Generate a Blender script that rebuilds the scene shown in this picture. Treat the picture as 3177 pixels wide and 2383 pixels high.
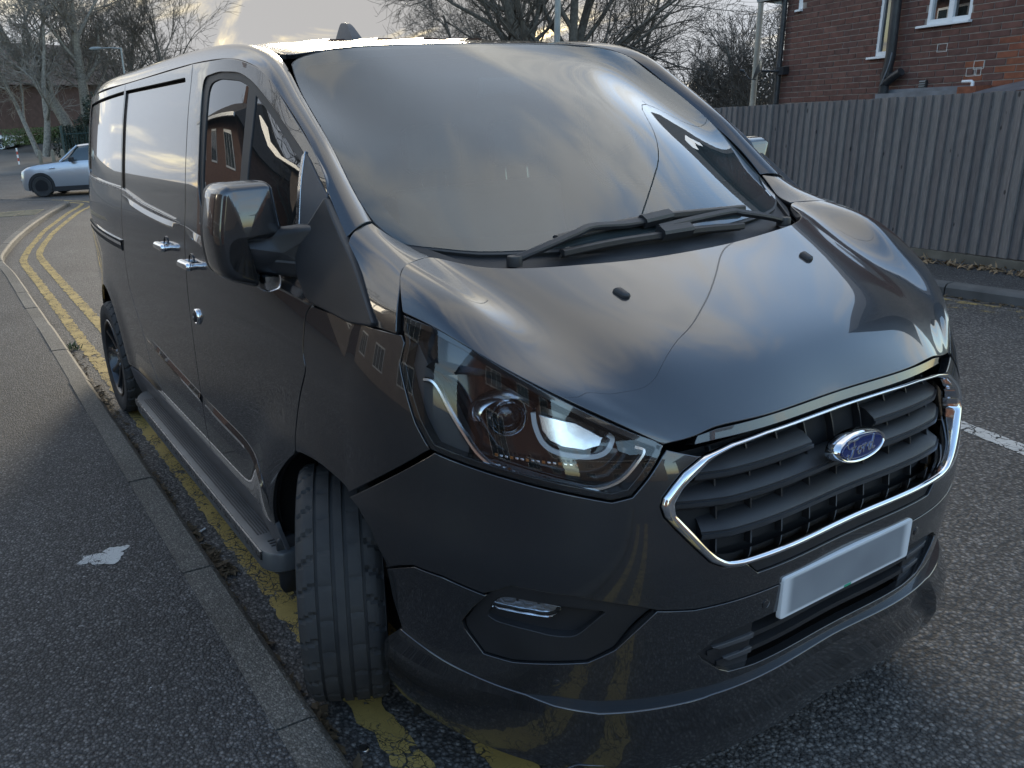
import bpy, bmesh, math, random
import numpy as np
from mathutils import Vector, Matrix, Euler
from mathutils.geometry import delaunay_2d_cdt
random.seed(7); rng=np.random.default_rng(7)
scene=bpy.context.scene
for o in list(bpy.data.objects): bpy.data.objects.remove(o,do_unlink=True)
COL=scene.collection
# ------------------------------------------------------------------ camera
CAM_POS=(1.9015,-1.7239,1.6500)
CAM_R=((.476383,.877598,-.053672),(-.237016,.186963,.953346),(-.846689,.441437,-.297071))   # right, up, forward
cd=bpy.data.cameras.new('camera'); cam=bpy.data.objects.new('camera',cd); COL.objects.link(cam)
cd.sensor_fit='HORIZONTAL'; cd.sensor_width=36.0; cd.lens=2453.09/3177*36.0
cd.shift_x=433.41/3177; cd.shift_y=-59.89/3177; cd.clip_start=.05; cd.clip_end=2000
M=Matrix.Identity(4)
for i in range(3):
    M[i][0]=CAM_R[0][i]; M[i][1]=CAM_R[1][i]; M[i][2]=-CAM_R[2][i]; M[i][3]=CAM_POS[i]
cam.matrix_world=M; scene.camera=cam
# ------------------------------------------------------------------ world, sun, exposure
SUN_AZ=math.radians(151.0)      # world azimuth of the sun (counter-clockwise from +x): ahead of the camera, behind cloud
SUN_EL=math.radians(13.0)
SUNDIR=Vector((math.cos(SUN_AZ)*math.cos(SUN_EL),math.sin(SUN_AZ)*math.cos(SUN_EL),math.sin(SUN_EL)))
scene.view_settings.view_transform='Standard'; scene.view_settings.look='None'; scene.view_settings.gamma=1.0
scene.view_settings.exposure=1.95; scene.view_settings.use_curve_mapping=False
scene.render.engine='CYCLES'; scene.cycles.max_bounces=10; scene.cycles.transparent_max_bounces=24
scene.cycles.glossy_bounces=5; scene.cycles.diffuse_bounces=3; scene.cycles.caustics_reflective=False; scene.cycles.caustics_refractive=False
scene.cycles.sample_clamp_indirect=6.0
world=bpy.data.worlds.new('World'); scene.world=world; world.use_nodes=True
def NT(nt):
    N=nt.nodes; Lk=nt.links
    def n(t,**kw):
        x=N.new(t)
        for k,v in kw.items():
            if k.startswith('i_'):
                key=k[2:]; key=int(key) if key.isdigit() else key.replace('_',' ')
                x.inputs[key].default_value=v
            else: setattr(x,k,v)
        return x
    return N,Lk,n
def build_world():
    nt=world.node_tree; nt.nodes.clear(); N,L,n=NT(nt)
    out=n('ShaderNodeOutputWorld'); bg=n('ShaderNodeBackground'); bg.inputs[1].default_value=1.0; L.new(bg.outputs[0],out.inputs[0])
    sky=n('ShaderNodeTexSky',sky_type='NISHITA',sun_disc=False,sun_elevation=SUN_EL,sun_rotation=math.pi/2-SUN_AZ,altitude=100.0,air_density=1.1,dust_density=1.2,ozone_density=1.6)
    skm=n('ShaderNodeVectorMath',operation='SCALE'); skm.inputs['Scale'].default_value=SKY_STR; L.new(sky.outputs[0],skm.inputs[0])
    tc=n('ShaderNodeTexCoord'); nv=n('ShaderNodeVectorMath',operation='NORMALIZE'); L.new(tc.outputs['Generated'],nv.inputs[0])
    sp=n('ShaderNodeSeparateXYZ'); L.new(nv.outputs[0],sp.inputs[0])
    zc=n('ShaderNodeMath',operation='MAXIMUM'); zc.inputs[1].default_value=0.0; L.new(sp.outputs[2],zc.inputs[0])
    za=n('ShaderNodeMath',operation='ADD'); za.inputs[1].default_value=.13; L.new(zc.outputs[0],za.inputs[0])
    dx=n('ShaderNodeMath',operation='DIVIDE'); dy=n('ShaderNodeMath',operation='DIVIDE')
    L.new(sp.outputs[0],dx.inputs[0]); L.new(za.outputs[0],dx.inputs[1]); L.new(sp.outputs[1],dy.inputs[0]); L.new(za.outputs[0],dy.inputs[1])
    cx=n('ShaderNodeCombineXYZ'); L.new(dx.outputs[0],cx.inputs[0]); L.new(dy.outputs[0],cx.inputs[1])
    mp=n('ShaderNodeMapping'); mp.inputs['Rotation'].default_value=(0,0,math.radians(28)); mp.inputs['Scale'].default_value=(.62,1.25,1); mp.inputs['Location'].default_value=(3.1,1.7,0); L.new(cx.outputs[0],mp.inputs[0])
    n1=n('ShaderNodeTexNoise'); n1.inputs['Scale'].default_value=1.15; n1.inputs['Detail'].default_value=9; n1.inputs['Roughness'].default_value=.60; n1.inputs['Distortion'].default_value=.7; L.new(mp.outputs[0],n1.inputs['Vector'])
    n2=n('ShaderNodeTexNoise'); n2.inputs['Scale'].default_value=.55; n2.inputs['Detail'].default_value=4; n2.inputs['Roughness'].default_value=.5; L.new(mp.outputs[0],n2.inputs['Vector'])
    # the bank of cloud lies round the low sun and thins out overhead and behind
    sd=n('ShaderNodeVectorMath',operation='DOT_PRODUCT'); sd.inputs[1].default_value=tuple(SUNDIR); L.new(nv.outputs[0],sd.inputs[0])
    bank=n('ShaderNodeMapRange',interpolation_type='SMOOTHSTEP'); bank.inputs[1].default_value=.15; bank.inputs[2].default_value=.9; bank.inputs[3].default_value=-.085; bank.inputs[4].default_value=.26; L.new(sd.outputs['Value'],bank.inputs[0])
    s1=n('ShaderNodeMath',operation='ADD'); L.new(n1.outputs[0],s1.inputs[0]); L.new(bank.outputs[0],s1.inputs[1])
    s2=n('ShaderNodeMath',operation='MULTIPLY_ADD'); s2.inputs[1].default_value=.45; L.new(n2.outputs[0],s2.inputs[0]); L.new(s1.outputs[0],s2.inputs[2])
    mask=n('ShaderNodeMapRange',interpolation_type='SMOOTHSTEP'); mask.inputs[1].default_value=.66; mask.inputs[2].default_value=.90; L.new(s2.outputs[0],mask.inputs[0])
    # thin edges of the cloud catch the sun: warm; thick parts: grey
    thick=n('ShaderNodeMapRange',interpolation_type='SMOOTHSTEP'); thick.inputs[1].default_value=.74; thick.inputs[2].default_value=.98; L.new(s2.outputs[0],thick.inputs[0])
    glow=n('ShaderNodeMapRange',interpolation_type='SMOOTHSTEP'); glow.inputs[1].default_value=.80; glow.inputs[2].default_value=1.0; L.new(sd.outputs['Value'],glow.inputs[0])
    warm=n('ShaderNodeMixRGB'); warm.inputs[1].default_value=CL_WARM; warm.inputs[2].default_value=CL_SUN; L.new(glow.outputs[0],warm.inputs[0])
    grey=n('ShaderNodeMixRGB'); grey.inputs[1].default_value=CL_GREY; grey.inputs[2].default_value=CL_GREYSUN; L.new(glow.outputs[0],grey.inputs[0])
    cc=n('ShaderNodeMixRGB'); L.new(thick.outputs[0],cc.inputs[0]); L.new(warm.outputs[0],cc.inputs[1]); L.new(grey.outputs[0],cc.inputs[2])
    mx=n('ShaderNodeMixRGB'); L.new(mask.outputs[0],mx.inputs[0]); L.new(skm.outputs[0],mx.inputs[1]); L.new(cc.outputs[0],mx.inputs[2])
    L.new(mx.outputs[0],bg.inputs[0])
SKY_STR=.145
CL_WARM=(.52,.47,.38,1); CL_SUN=(.52,.42,.23,1); CL_GREY=(.235,.26,.295,1); CL_GREYSUN=(.135,.132,.130,1)
build_world()
sl=bpy.data.lights.new('sun','SUN'); sl.energy=.9; sl.angle=math.radians(14); sl.color=(1,.87,.66)
sun=bpy.data.objects.new('sun',sl); COL.objects.link(sun)
sun.rotation_euler=SUNDIR.to_track_quat('Z','Y').to_euler(); sun.location=(-20,12,12)
# ------------------------------------------------------------------ object helpers
def tag(o,label=None,cat=None,group=None,kind=None):
    if label: o['label']=label
    if cat: o['category']=cat
    if group: o['group']=group
    if kind: o['kind']=kind
    return o
def empty(name,loc=(0,0,0),rz=0.0,label=None,cat=None,group=None,parent=None):
    o=bpy.data.objects.new(name,None); COL.objects.link(o); o.location=loc; o.rotation_euler=(0,0,rz); o.empty_display_size=.1
    if parent: o.parent=parent
    return tag(o,label,cat,group)
def mesh(name,V,Fc,mat,parent=None,smooth=True,normals=None,sharp=None):
    me=bpy.data.meshes.new(name); me.from_pydata([tuple(map(float,v)) for v in V],[],[tuple(f) for f in Fc]); me.update()
    if smooth: me.polygons.foreach_set('use_smooth',[True]*len(me.polygons))
    if mat is not None: me.materials.append(mat)
    if normals is not None: me.normals_split_custom_set_from_vertices([tuple(map(float,q)) for q in normals])
    elif sharp is not None and smooth: me.set_sharp_from_angle(angle=math.radians(sharp))
    o=bpy.data.objects.new(name,me); COL.objects.link(o)
    if parent is not None: o.parent=parent
    return o
def inst(src,name,loc,rz=0.0,parent=None,scale=None,rot=None):
    o=bpy.data.objects.new(name,src if isinstance(src,bpy.types.Mesh) else src.data); COL.objects.link(o)
    o.location=loc; o.rotation_euler=rot if rot else (0,0,rz)
    if scale: o.scale=scale
    if parent is not None: o.parent=parent
    return o
class MB:
    """mesh builder"""
    def __init__(s): s.V=[]; s.F=[]
    def add(s,V,F):
        k=len(s.V); s.V+= [tuple(v) for v in V]; s.F+=[tuple(i+k for i in f) for f in F]; return s
    def box(s,a,b):
        (x0,y0,z0),(x1,y1,z1)=a,b
        return s.add([(x0,y0,z0),(x1,y0,z0),(x1,y1,z0),(x0,y1,z0),(x0,y0,z1),(x1,y0,z1),(x1,y1,z1),(x0,y1,z1)],
          [(0,3,2,1),(4,5,6,7),(0,1,5,4),(1,2,6,5),(2,3,7,6),(3,0,4,7)])
    def tube(s,pts,r,n=8,cap=True):
        pts=np.array(pts,float); m=len(pts); r=np.broadcast_to(np.asarray(r,float),(m,))
        T=np.gradient(pts,axis=0); T/=np.linalg.norm(T,axis=1)[:,None]+1e-12
        u=np.cross(T[0],[0,0,1.]);
        if np.linalg.norm(u)<1e-3: u=np.cross(T[0],[0,1.,0])
        u/=np.linalg.norm(u); V=[]
        for i in range(m):
            u=u-T[i]*(u@T[i]); u/=np.linalg.norm(u)+1e-12; w=np.cross(T[i],u)
            for k in range(n):
                a=2*math.pi*k/n; V.append(pts[i]+r[i]*(math.cos(a)*u+math.sin(a)*w))
        F=[(i*n+k,i*n+(k+1)%n,(i+1)*n+(k+1)%n,(i+1)*n+k) for i in range(m-1) for k in range(n)]
        if cap: F+=[tuple(range(n))[::-1],tuple(range((m-1)*n,m*n))]
        return s.add(V,F)
    def lathe(s,prof,n=32,axis='y',org=(0,0,0),close=False):
        """prof: list of (radius, along)"""
        V=[]; m=len(prof)
        for (r,a) in prof:
            for k in range(n):
                t=2*math.pi*k/n; c,q=r*math.cos(t),r*math.sin(t)
                p={'y':(c,a,q),'z':(c,q,a),'x':(a,c,q)}[axis]; V.append((p[0]+org[0],p[1]+org[1],p[2]+org[2]))
        F=[(i*n+k,i*n+(k+1)%n,(i+1)*n+(k+1)%n,(i+1)*n+k) for i in range(m-1) for k in range(n)]
        if close: F+=[tuple(range(n))[::-1],tuple(range((m-1)*n,m*n))]
        return s.add(V,F)
    def prism(s,outline,fn,d0,d1):
        """outline 2D ccw -> fn(a,b,d) 3D"""
        n=len(outline); V=[fn(a,b,d0) for a,b in outline]+[fn(a,b,d1) for a,b in outline]
        F=[tuple(range(n))[::-1],tuple(range(n,2*n))]+[(i,(i+1)%n,n+(i+1)%n,n+i) for i in range(n)]
        return s.add(V,F)
    def build(s,name,mat,parent=None,smooth=True,sharp=40,fix=True):
        o=mesh(name,s.V,s.F,mat,parent,smooth)
        if fix:
            b=bmesh.new(); b.from_mesh(o.data); bmesh.ops.recalc_face_normals(b,faces=b.faces); b.to_mesh(o.data); b.free()
        if smooth and sharp is not None: o.data.set_sharp_from_angle(angle=math.radians(sharp))
        return o
class TB:
    """batch of thin tubes, for trees"""
    def __init__(s): s.V=[]; s.Q=[]; s.n=0
    def tube(s,pts,r,n,cap=False):
        P=np.array(pts,float); m=len(P); T=np.empty_like(P); T[1:-1]=P[2:]-P[:-2]; T[0]=P[1]-P[0]; T[-1]=P[-1]-P[-2]; T/=np.linalg.norm(T,axis=1)[:,None]+1e-12
        ref=np.array([.31,.86,.41]) if abs(T[:,0].mean())<.6 else np.array([.1,.5,.86])
        u=np.cross(T,ref); u/=np.linalg.norm(u,axis=1)[:,None]+1e-12; w=np.cross(T,u); a=np.arange(n)*(2*math.pi/n)
        s.V.append((P[:,None]+np.asarray(r)[:,None,None]*(np.cos(a)[None,:,None]*u[:,None]+np.sin(a)[None,:,None]*w[:,None])).reshape(-1,3))
        i=np.arange(m-1)[:,None]*n; k=np.arange(n)[None]; k1=(k+1)%n
        s.Q.append((np.stack([i+k,i+k1,i+n+k1,i+n+k],-1)+s.n).reshape(-1,4)); s.n+=m*n
    def build(s,name,mat,parent,*a,**kw):
        V=np.vstack(s.V).astype(np.float32); Q=np.vstack(s.Q).astype(np.int32); me=bpy.data.meshes.new(name)
        me.vertices.add(len(V)); me.vertices.foreach_set('co',V.ravel()); me.loops.add(Q.size); me.loops.foreach_set('vertex_index',Q.ravel())
        me.polygons.add(len(Q)); me.polygons.foreach_set('loop_start',np.arange(0,Q.size,4,dtype=np.int32)); me.polygons.foreach_set('loop_total',np.full(len(Q),4,dtype=np.int32))
        me.update(calc_edges=True); me.polygons.foreach_set('use_smooth',np.ones(len(Q),bool)); me.materials.append(mat)
        o=bpy.data.objects.new(name,me); COL.objects.link(o); o.parent=parent; return o
def quadmesh(name,V,mat,parent):
    V=np.asarray(V,np.float32).reshape(-1,3); n=len(V)//4; me=bpy.data.meshes.new(name); me.vertices.add(len(V)); me.vertices.foreach_set('co',V.ravel()); me.loops.add(len(V)); me.loops.foreach_set('vertex_index',np.arange(len(V),dtype=np.int32))
    me.polygons.add(n); me.polygons.foreach_set('loop_start',np.arange(0,len(V),4,dtype=np.int32)); me.polygons.foreach_set('loop_total',np.full(n,4,dtype=np.int32)); me.update(calc_edges=True); me.materials.append(mat)
    o=bpy.data.objects.new(name,me); COL.objects.link(o); o.parent=parent; return o
def bevel(o,w=.004,seg=2,ang=40):
    m=o.modifiers.new('bevel','BEVEL'); m.width=w; m.segments=seg; m.limit_method='ANGLE'; m.angle_limit=math.radians(ang); m.harden_normals=False
    return o
# ---- 2D polyline tools
def rc(pts,r,closed=True,n=5):
    """round the corners of a polygon; r scalar or list"""
    pts=[np.array(p,float) for p in pts]; N=len(pts); out=[]
    for i in range(N):
        p=pts[i]; ri=r[i] if hasattr(r,'__len__') else r
        if (not closed and i in (0,N-1)) or ri<=0: out.append(p); continue
        a=pts[i-1]-p; b=pts[(i+1)%N]-p; la,lb=np.linalg.norm(a),np.linalg.norm(b); d=min(ri,.45*la,.45*lb)
        a=p+a/la*d; b=p+b/lb*d
        for t in np.linspace(0,1,n): out.append((1-t)**2*a+2*t*(1-t)*p+t*t*b)
    return np.array(out)
def smooth_pl(pts,n=8,closed=False):
    """Catmull-Rom (centripetal-like) through points"""
    P=np.array(pts,float); N=len(P); out=[]
    rngi=range(N) if closed else range(N-1)
    for i in rngi:
        p1,p2=P[i],P[(i+1)%N]; p0=P[i-1] if (closed or i>0) else 2*p1-p2; p3=P[(i+2)%N] if (closed or i<N-2) else 2*p2-p1
        for t in np.linspace(0,1,n,endpoint=False):
            out.append(.5*((2*p1)+(-p0+p2)*t+(2*p0-5*p1+4*p2-p3)*t*t+(-p0+3*p1-3*p2+p3)*t**3))
    if not closed: out.append(P[-1])
    return np.array(out)
def dens(P,step,closed=True):
    P=np.array(P,float); out=[]; N=len(P)
    for i in range(N if closed else N-1):
        a,b=P[i],P[(i+1)%N]; k=max(1,int(math.ceil(np.linalg.norm(b-a)/step)))
        for t in range(k): out.append(a+(b-a)*t/k)
    if not closed: out.append(P[-1])
    return np.array(out)
def area2(P): x,y=P[:,0],P[:,1]; return .5*np.sum(x*np.roll(y,-1)-np.roll(x,-1)*y)
def inset2(P,d):
    """move closed polygon inwards by d (ccw)"""
    P=np.array(P,float); s=1 if area2(P)>0 else -1
    t=np.roll(P,-1,0)-np.roll(P,1,0); t/=np.linalg.norm(t,axis=1)[:,None]+1e-12
    nrm=np.c_[-t[:,1],t[:,0]]*s; return P+nrm*d
def inside(pts,poly):
    x,y=pts[:,0],pts[:,1]; r=np.zeros(len(pts),bool); px,py=poly[:,0],poly[:,1]; j=len(poly)-1
    for i in range(len(poly)):
        c=((py[i]>y)!=(py[j]>y))&(x<(px[j]-px[i])*(y-py[i])/(py[j]-py[i]+1e-15)+px[i]); r^=c; j=i
    return r
def near(pts,poly,d):
    a=poly; b=np.roll(poly,-1,0); ab=b-a; L=(ab**2).sum(1)+1e-15; m=np.full(len(pts),1e9)
    for i in range(len(a)):
        t=np.clip(((pts-a[i])@ab[i])/L[i],0,1); q=a[i]+t[:,None]*ab[i]; m=np.minimum(m,((pts-q)**2).sum(1))
    return m<d*d
def chart_n(ch,uv,ref=None):
    e=1e-4; u,v=uv[:,0],uv[:,1]; P=ch(u,v); du=(ch(u+e,v)-ch(u-e,v))/(2*e); dv=(ch(u,v+e)-ch(u,v-e))/(2*e)
    N=np.cross(du,dv); N/=np.linalg.norm(N,axis=1)[:,None]+1e-12
    ctr=np.array([-1.3,0,.95]); 
    c=np.array([np.clip(P[:,0],-3.2,.1),P[:,1]*.3,np.clip(P[:,2],.7,1.2)]).T
    sgn=np.sign(((P-c)*N).sum(1)); sgn[sgn==0]=1
    s=1 if sgn.sum()>=0 else -1
    return P,N*s,du,dv,s
def panel(name,ch,poly,mat,parent,holes=(),res=.03,gap=.004,rim=.014,edge=.0022,off=0.0,mirror=False,bres=None,offf=None,aniso=(1,1)):
    """trimmed piece of a chart with rounded, turned-in edges"""
    bres=bres or res*.6
    P0=np.array(poly,float)
    if area2(P0)<0: P0=P0[::-1]
    loops=[dens(inset2(dens(P0,bres),gap/2+edge),bres)]
    for h in holes:
        h=np.array(h,float)
        if area2(h)>0: h=h[::-1]
        loops.append(dens(inset2(dens(h,bres),gap/2+edge),bres))   # inset of a cw loop moves it outwards of the hole
        hh=loops[-1]
    lo,hi=loops[0].min(0),loops[0].max(0)
    gx=np.arange(lo[0]+res*.37*aniso[0],hi[0],res*aniso[0]); gy=np.arange(lo[1]+res*.41*aniso[1],hi[1],res*aniso[1])
    G=np.array(np.meshgrid(gx,gy)).reshape(2,-1).T
    k=inside(G,loops[0])
    for h in loops[1:]: k&=~inside(G,h)
    G=G[k]
    for h in loops: 
        if len(G): G=G[~near(G,h,bres*.55)]
    pts=np.vstack(loops+[G]); ed=[]; st=0
    for h in loops:
        n=len(h); ed+=[(st+i,st+(i+1)%n) for i in range(n)]; st+=n
    r=delaunay_2d_cdt([Vector(p) for p in pts],ed,[],0,1e-7)
    vv=np.array([tuple(p) for p in r[0]]); tri=[t for t in r[2]]
    src=r[3]
    cen=np.array([vv[list(t)].mean(0) for t in tri]); k=inside(cen,loops[0])
    for h in loops[1:]: k&=~inside(cen,h)
    tri=[t for t,q in zip(tri,k) if q]
    P,N,du,dv,s=chart_n(ch,vv)
    if offf is not None: P=P+N*offf(vv)[:,None]
    P=P+N*off
    V=[*P]; NN=[*N]; Fc=[tuple(t) if s>0 else tuple(t)[::-1] for t in tri]
    # output index of each input vertex
    omap={}
    for oi,lst in enumerate(src):
        for i in lst: omap[i]=oi
    st=0
    if rim>0:
        for h in loops:
            n=len(h); idx=[omap.get(st+i) for i in range(n)]; st+=n
            if any(i is None for i in idx): idx=[i for i in idx if i is not None]; n=len(idx)
            Pb=P[idx]; Nb=N[idx]
            T=np.roll(Pb,-1,0)-np.roll(Pb,1,0); T/=np.linalg.norm(T,axis=1)[:,None]+1e-12
            O=np.cross(T,Nb)*s; O/=np.linalg.norm(O,axis=1)[:,None]+1e-12
            b=len(V)
            D=(O+Nb); D/=np.linalg.norm(D,axis=1)[:,None]
            V+=[*(Pb+O*edge*.72-Nb*edge*.28)]; NN+=[*D]
            V+=[*(Pb+O*edge-Nb*edge)]; NN+=[*O]
            V+=[*(Pb+O*edge-Nb*rim)]; NN+=[*O]
            for i in range(n):
                j=(i+1)%n
                for (a0,a1,c0,c1) in ((idx[i],idx[j],b+i,b+j),(b+i,b+j,b+n+i,b+n+j),(b+n+i,b+n+j,b+2*n+i,b+2*n+j)):
                    f=(a0,c0,c1,a1); Fc.append(f if s>0 else f[::-1])
    V=np.array(V); NN=np.array(NN)
    o=mesh(name,V,Fc,mat,parent,True,NN)
    if mirror:
        V2=V*[1,-1,1]; N2=NN*[1,-1,1]; o2=mesh(name,V2,[f[::-1] for f in Fc],mat,parent,True,N2); return o,o2
    return o
def sweep(name,path,sec,mat,parent,up=None,mirror=False,closed=False,caps=True,sharp=35):
    """path Nx3, up Nx3 (section 'b' axis), section list of (a,b): a across, b up"""
    P=np.array(path,float); n=len(P); T=np.gradient(P,axis=0) if not closed else (np.roll(P,-1,0)-np.roll(P,1,0)); T/=np.linalg.norm(T,axis=1)[:,None]
    U=np.array(up,float) if up is not None else np.tile([0,0,1.],(n,1)); U=U-T*(U*T).sum(1)[:,None]; U/=np.linalg.norm(U,axis=1)[:,None]; A=np.cross(T,U)
    m=len(sec); V=[]
    for i in range(n):
        for a,b in sec: V.append(P[i]+A[i]*a+U[i]*b)
    Fc=[]
    for i in range(n if closed else n-1):
        j=(i+1)%n
        for k in range(m): Fc.append((i*m+k,i*m+(k+1)%m,j*m+(k+1)%m,j*m+k))
    if caps and not closed: Fc+=[tuple(range(m))[::-1],tuple(range((n-1)*m,n*m))]
    def mk(V,Fc):
        b=MB(); b.add(V,Fc); return b.build(name,mat,parent,True,sharp)
    o=mk(V,Fc)
    if mirror: return o,mk([(x,-y,z) for x,y,z in V],[f[::-1] for f in Fc])
    return o
def pillow(name,outline,fn,layers,mat,parent,sharp=50,mirror=False,back=True):
    """outline 2D (ccw), layers [(depth,inset)...] from back to front, fn(a,b,d)->xyz"""
    P=np.array(outline,float)
    if area2(P)<0: P=P[::-1]
    n=len(P); V=[]; Fc=[]
    for d,i in layers:
        for a,b in inset2(P,i): V.append(fn(a,b,d))
    m=len(layers)
    for k in range(m-1):
        for i in range(n): Fc.append((k*n+i,k*n+(i+1)%n,(k+1)*n+(i+1)%n,(k+1)*n+i))
    c=len(V); q=inset2(P,layers[-1][1]).mean(0); V.append(fn(q[0],q[1],layers[-1][0])); Fc+=[((m-1)*n+i,(m-1)*n+(i+1)%n,c) for i in range(n)]
    if back: Fc.append(tuple(range(n))[::-1])
    b=MB(); b.add(V,Fc); o=b.build(name,mat,parent,True,sharp)
    if mirror:
        b=MB(); b.add([(x,-y,z) for x,y,z in V],[f[::-1] for f in Fc]); return o,b.build(name,mat,parent,True,sharp)
    return o
# ------------------------------------------------------------------ materials
def newmat(name):
    m=bpy.data.materials.new(name); m.use_nodes=True; nt=m.node_tree; nt.nodes.clear(); N,L,n=NT(nt)
    out=n('ShaderNodeOutputMaterial'); return m,N,L,n,out
def coords(N,L,n,scale=1.0,obj=True,aniso=None):
    tc=n('ShaderNodeTexCoord'); mp=n('ShaderNodeMapping'); s=aniso or (1,1,1); mp.inputs['Scale'].default_value=tuple(scale*q for q in s)
    L.new(tc.outputs['Object'],mp.inputs[0]); return mp.outputs[0]
def simple(name,col,rough=.5,metal=0.0,var=.12,vscale=8.0,bump=0.0,bscale=200.0,coat=0.0,spec=.5,aniso=None,rvar=.0,col2=None,detail=5):
    """principled with procedural colour variation and fine relief"""
    m,N,L,n,out=newmat(name); b=n('ShaderNodeBsdfPrincipled'); L.new(b.outputs[0],out.inputs[0])
    v=coords(N,L,n,1.0,aniso=aniso)
    nz=n('ShaderNodeTexNoise'); nz.inputs['Scale'].default_value=vscale; nz.inputs['Detail'].default_value=detail; L.new(v,nz.inputs['Vector'])
    c=n('ShaderNodeMixRGB'); c2=col2 or tuple(min(1,q*(1+var)) for q in col[:3]); c1=col if col2 else tuple(q*(1-var) for q in col[:3])
    c.inputs[1].default_value=(*c1[:3],1); c.inputs[2].default_value=(*c2[:3],1)
    mr=n('ShaderNodeMapRange'); mr.inputs[1].default_value=.3; mr.inputs[2].default_value=.7; L.new(nz.outputs[0],mr.inputs[0]); L.new(mr.outputs[0],c.inputs[0]); L.new(c.outputs[0],b.inputs['Base Color'])
    b.inputs['Roughness'].default_value=rough; b.inputs['Metallic'].default_value=metal; b.inputs['Coat Weight'].default_value=coat; b.inputs['Coat Roughness'].default_value=.03; b.inputs['Specular IOR Level'].default_value=spec
    if rvar:
        rr=n('ShaderNodeMapRange'); rr.inputs[1].default_value=.3; rr.inputs[2].default_value=.7; rr.inputs[3].default_value=max(0,rough-rvar); rr.inputs[4].default_value=min(1,rough+rvar); L.new(nz.outputs[0],rr.inputs[0]); L.new(rr.outputs[0],b.inputs['Roughness'])
    if bump:
        nb=n('ShaderNodeTexNoise'); nb.inputs['Scale'].default_value=bscale; nb.inputs['Detail'].default_value=3; L.new(v,nb.inputs['Vector'])
        bp=n('ShaderNodeBump'); bp.inputs['Strength'].default_value=bump; bp.inputs['Distance'].default_value=.002; L.new(nb.outputs[0],bp.inputs['Height']); L.new(bp.outputs[0],b.inputs['Normal'])
    return m
def paint_mat(name,col,metal=.55,rough=.32,coat=1.0,dust=.06):
    m,N,L,n,out=newmat(name); b=n('ShaderNodeBsdfPrincipled'); L.new(b.outputs[0],out.inputs[0]); v=coords(N,L,n)
    fl=n('ShaderNodeTexNoise'); fl.inputs['Scale'].default_value=900; fl.inputs['Detail'].default_value=1; L.new(v,fl.inputs['Vector'])
    du=n('ShaderNodeTexNoise'); du.inputs['Scale'].default_value=2.3; du.inputs['Detail'].default_value=7; du.inputs['Roughness'].default_value=.62; L.new(v,du.inputs['Vector'])
    c=n('ShaderNodeMixRGB'); c.inputs[1].default_value=(*[q*.75 for q in col],1); c.inputs[2].default_value=(*[q*1.3 for q in col],1); L.new(fl.outputs[0],c.inputs[0])
    d=n('ShaderNodeMixRGB'); d.inputs[2].default_value=(.16,.145,.125,1); L.new(c.outputs[0],d.inputs[1])
    # road dirt gathers towards the sills
    sp=n('ShaderNodeSeparateXYZ'); tc=n('ShaderNodeTexCoord'); L.new(tc.outputs['Object'],sp.inputs[0])
    lz=n('ShaderNodeMapRange'); lz.inputs[1].default_value=.85; lz.inputs[2].default_value=.2; lz.inputs[3].default_value=dust*.35; lz.inputs[4].default_value=dust*3; L.new(sp.outputs[2],lz.inputs[0])
    dm=n('ShaderNodeMath',operation='MULTIPLY'); L.new(du.outputs[0],dm.inputs[0]); L.new(lz.outputs[0],dm.inputs[1]); L.new(dm.outputs[0],d.inputs[0])
    L.new(d.outputs[0],b.inputs['Base Color']); b.inputs['Metallic'].default_value=metal; b.inputs['Roughness'].default_value=rough; b.inputs['Coat Weight'].default_value=coat
    cr=n('ShaderNodeMapRange'); cr.inputs[1].default_value=.35; cr.inputs[2].default_value=.75; cr.inputs[3].default_value=.006; cr.inputs[4].default_value=.03; L.new(du.outputs[0],cr.inputs[0]); L.new(cr.outputs[0],b.inputs['Coat Roughness'])
    b.inputs['Coat IOR'].default_value=1.6
    return m
def glass_mat(name,tint,haze=.10,hazecol=(.30,.32,.32),ior=1.5,rough=0.0,extra=0.0):
    """thin pane: tinted see-through + mirror by fresnel + a diffuse haze imitating camera veil"""
    m,N,L,n,out=newmat(name); tr=n('ShaderNodeBsdfTransparent'); tr.inputs[0].default_value=(*tint,1)
    gl=n('ShaderNodeBsdfGlossy'); gl.inputs['Roughness'].default_value=rough; gl.inputs[0].default_value=(.95,.97,1,1)
    fr=n('ShaderNodeFresnel'); fr.inputs[0].default_value=ior; fm=n('ShaderNodeMath',operation='MULTIPLY_ADD',use_clamp=True); fm.inputs[1].default_value=1.35; fm.inputs[2].default_value=extra; L.new(fr.outputs[0],fm.inputs[0])
    df=n('ShaderNodeBsdfDiffuse'); df.inputs[0].default_value=(*hazecol,1)
    v=coords(N,L,n); nz=n('ShaderNodeTexNoise'); nz.inputs['Scale'].default_value=2.5; nz.inputs['Detail'].default_value=6; L.new(v,nz.inputs['Vector'])
    hz=n('ShaderNodeMapRange'); hz.inputs[1].default_value=.3; hz.inputs[2].default_value=.75; hz.inputs[3].default_value=haze*.6; hz.inputs[4].default_value=haze*1.4; L.new(nz.outputs[0],hz.inputs[0])
    a=n('ShaderNodeMixShader'); L.new(hz.outputs[0],a.inputs[0]); L.new(tr.outputs[0],a.inputs[1]); L.new(df.outputs[0],a.inputs[2])
    s=n('ShaderNodeMixShader'); L.new(fm.outputs[0],s.inputs[0]); L.new(a.outputs[0],s.inputs[1]); L.new(gl.outputs[0],s.inputs[2]); L.new(s.outputs[0],out.inputs[0])
    return m
MT={}
MT['paint']=paint_mat('van_paint',(.046,.048,.053),metal=.70,rough=.26)
MT['black']=simple('black_plastic',(.022,.022,.024),.42,bump=.25,bscale=900,var=.2)
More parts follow.
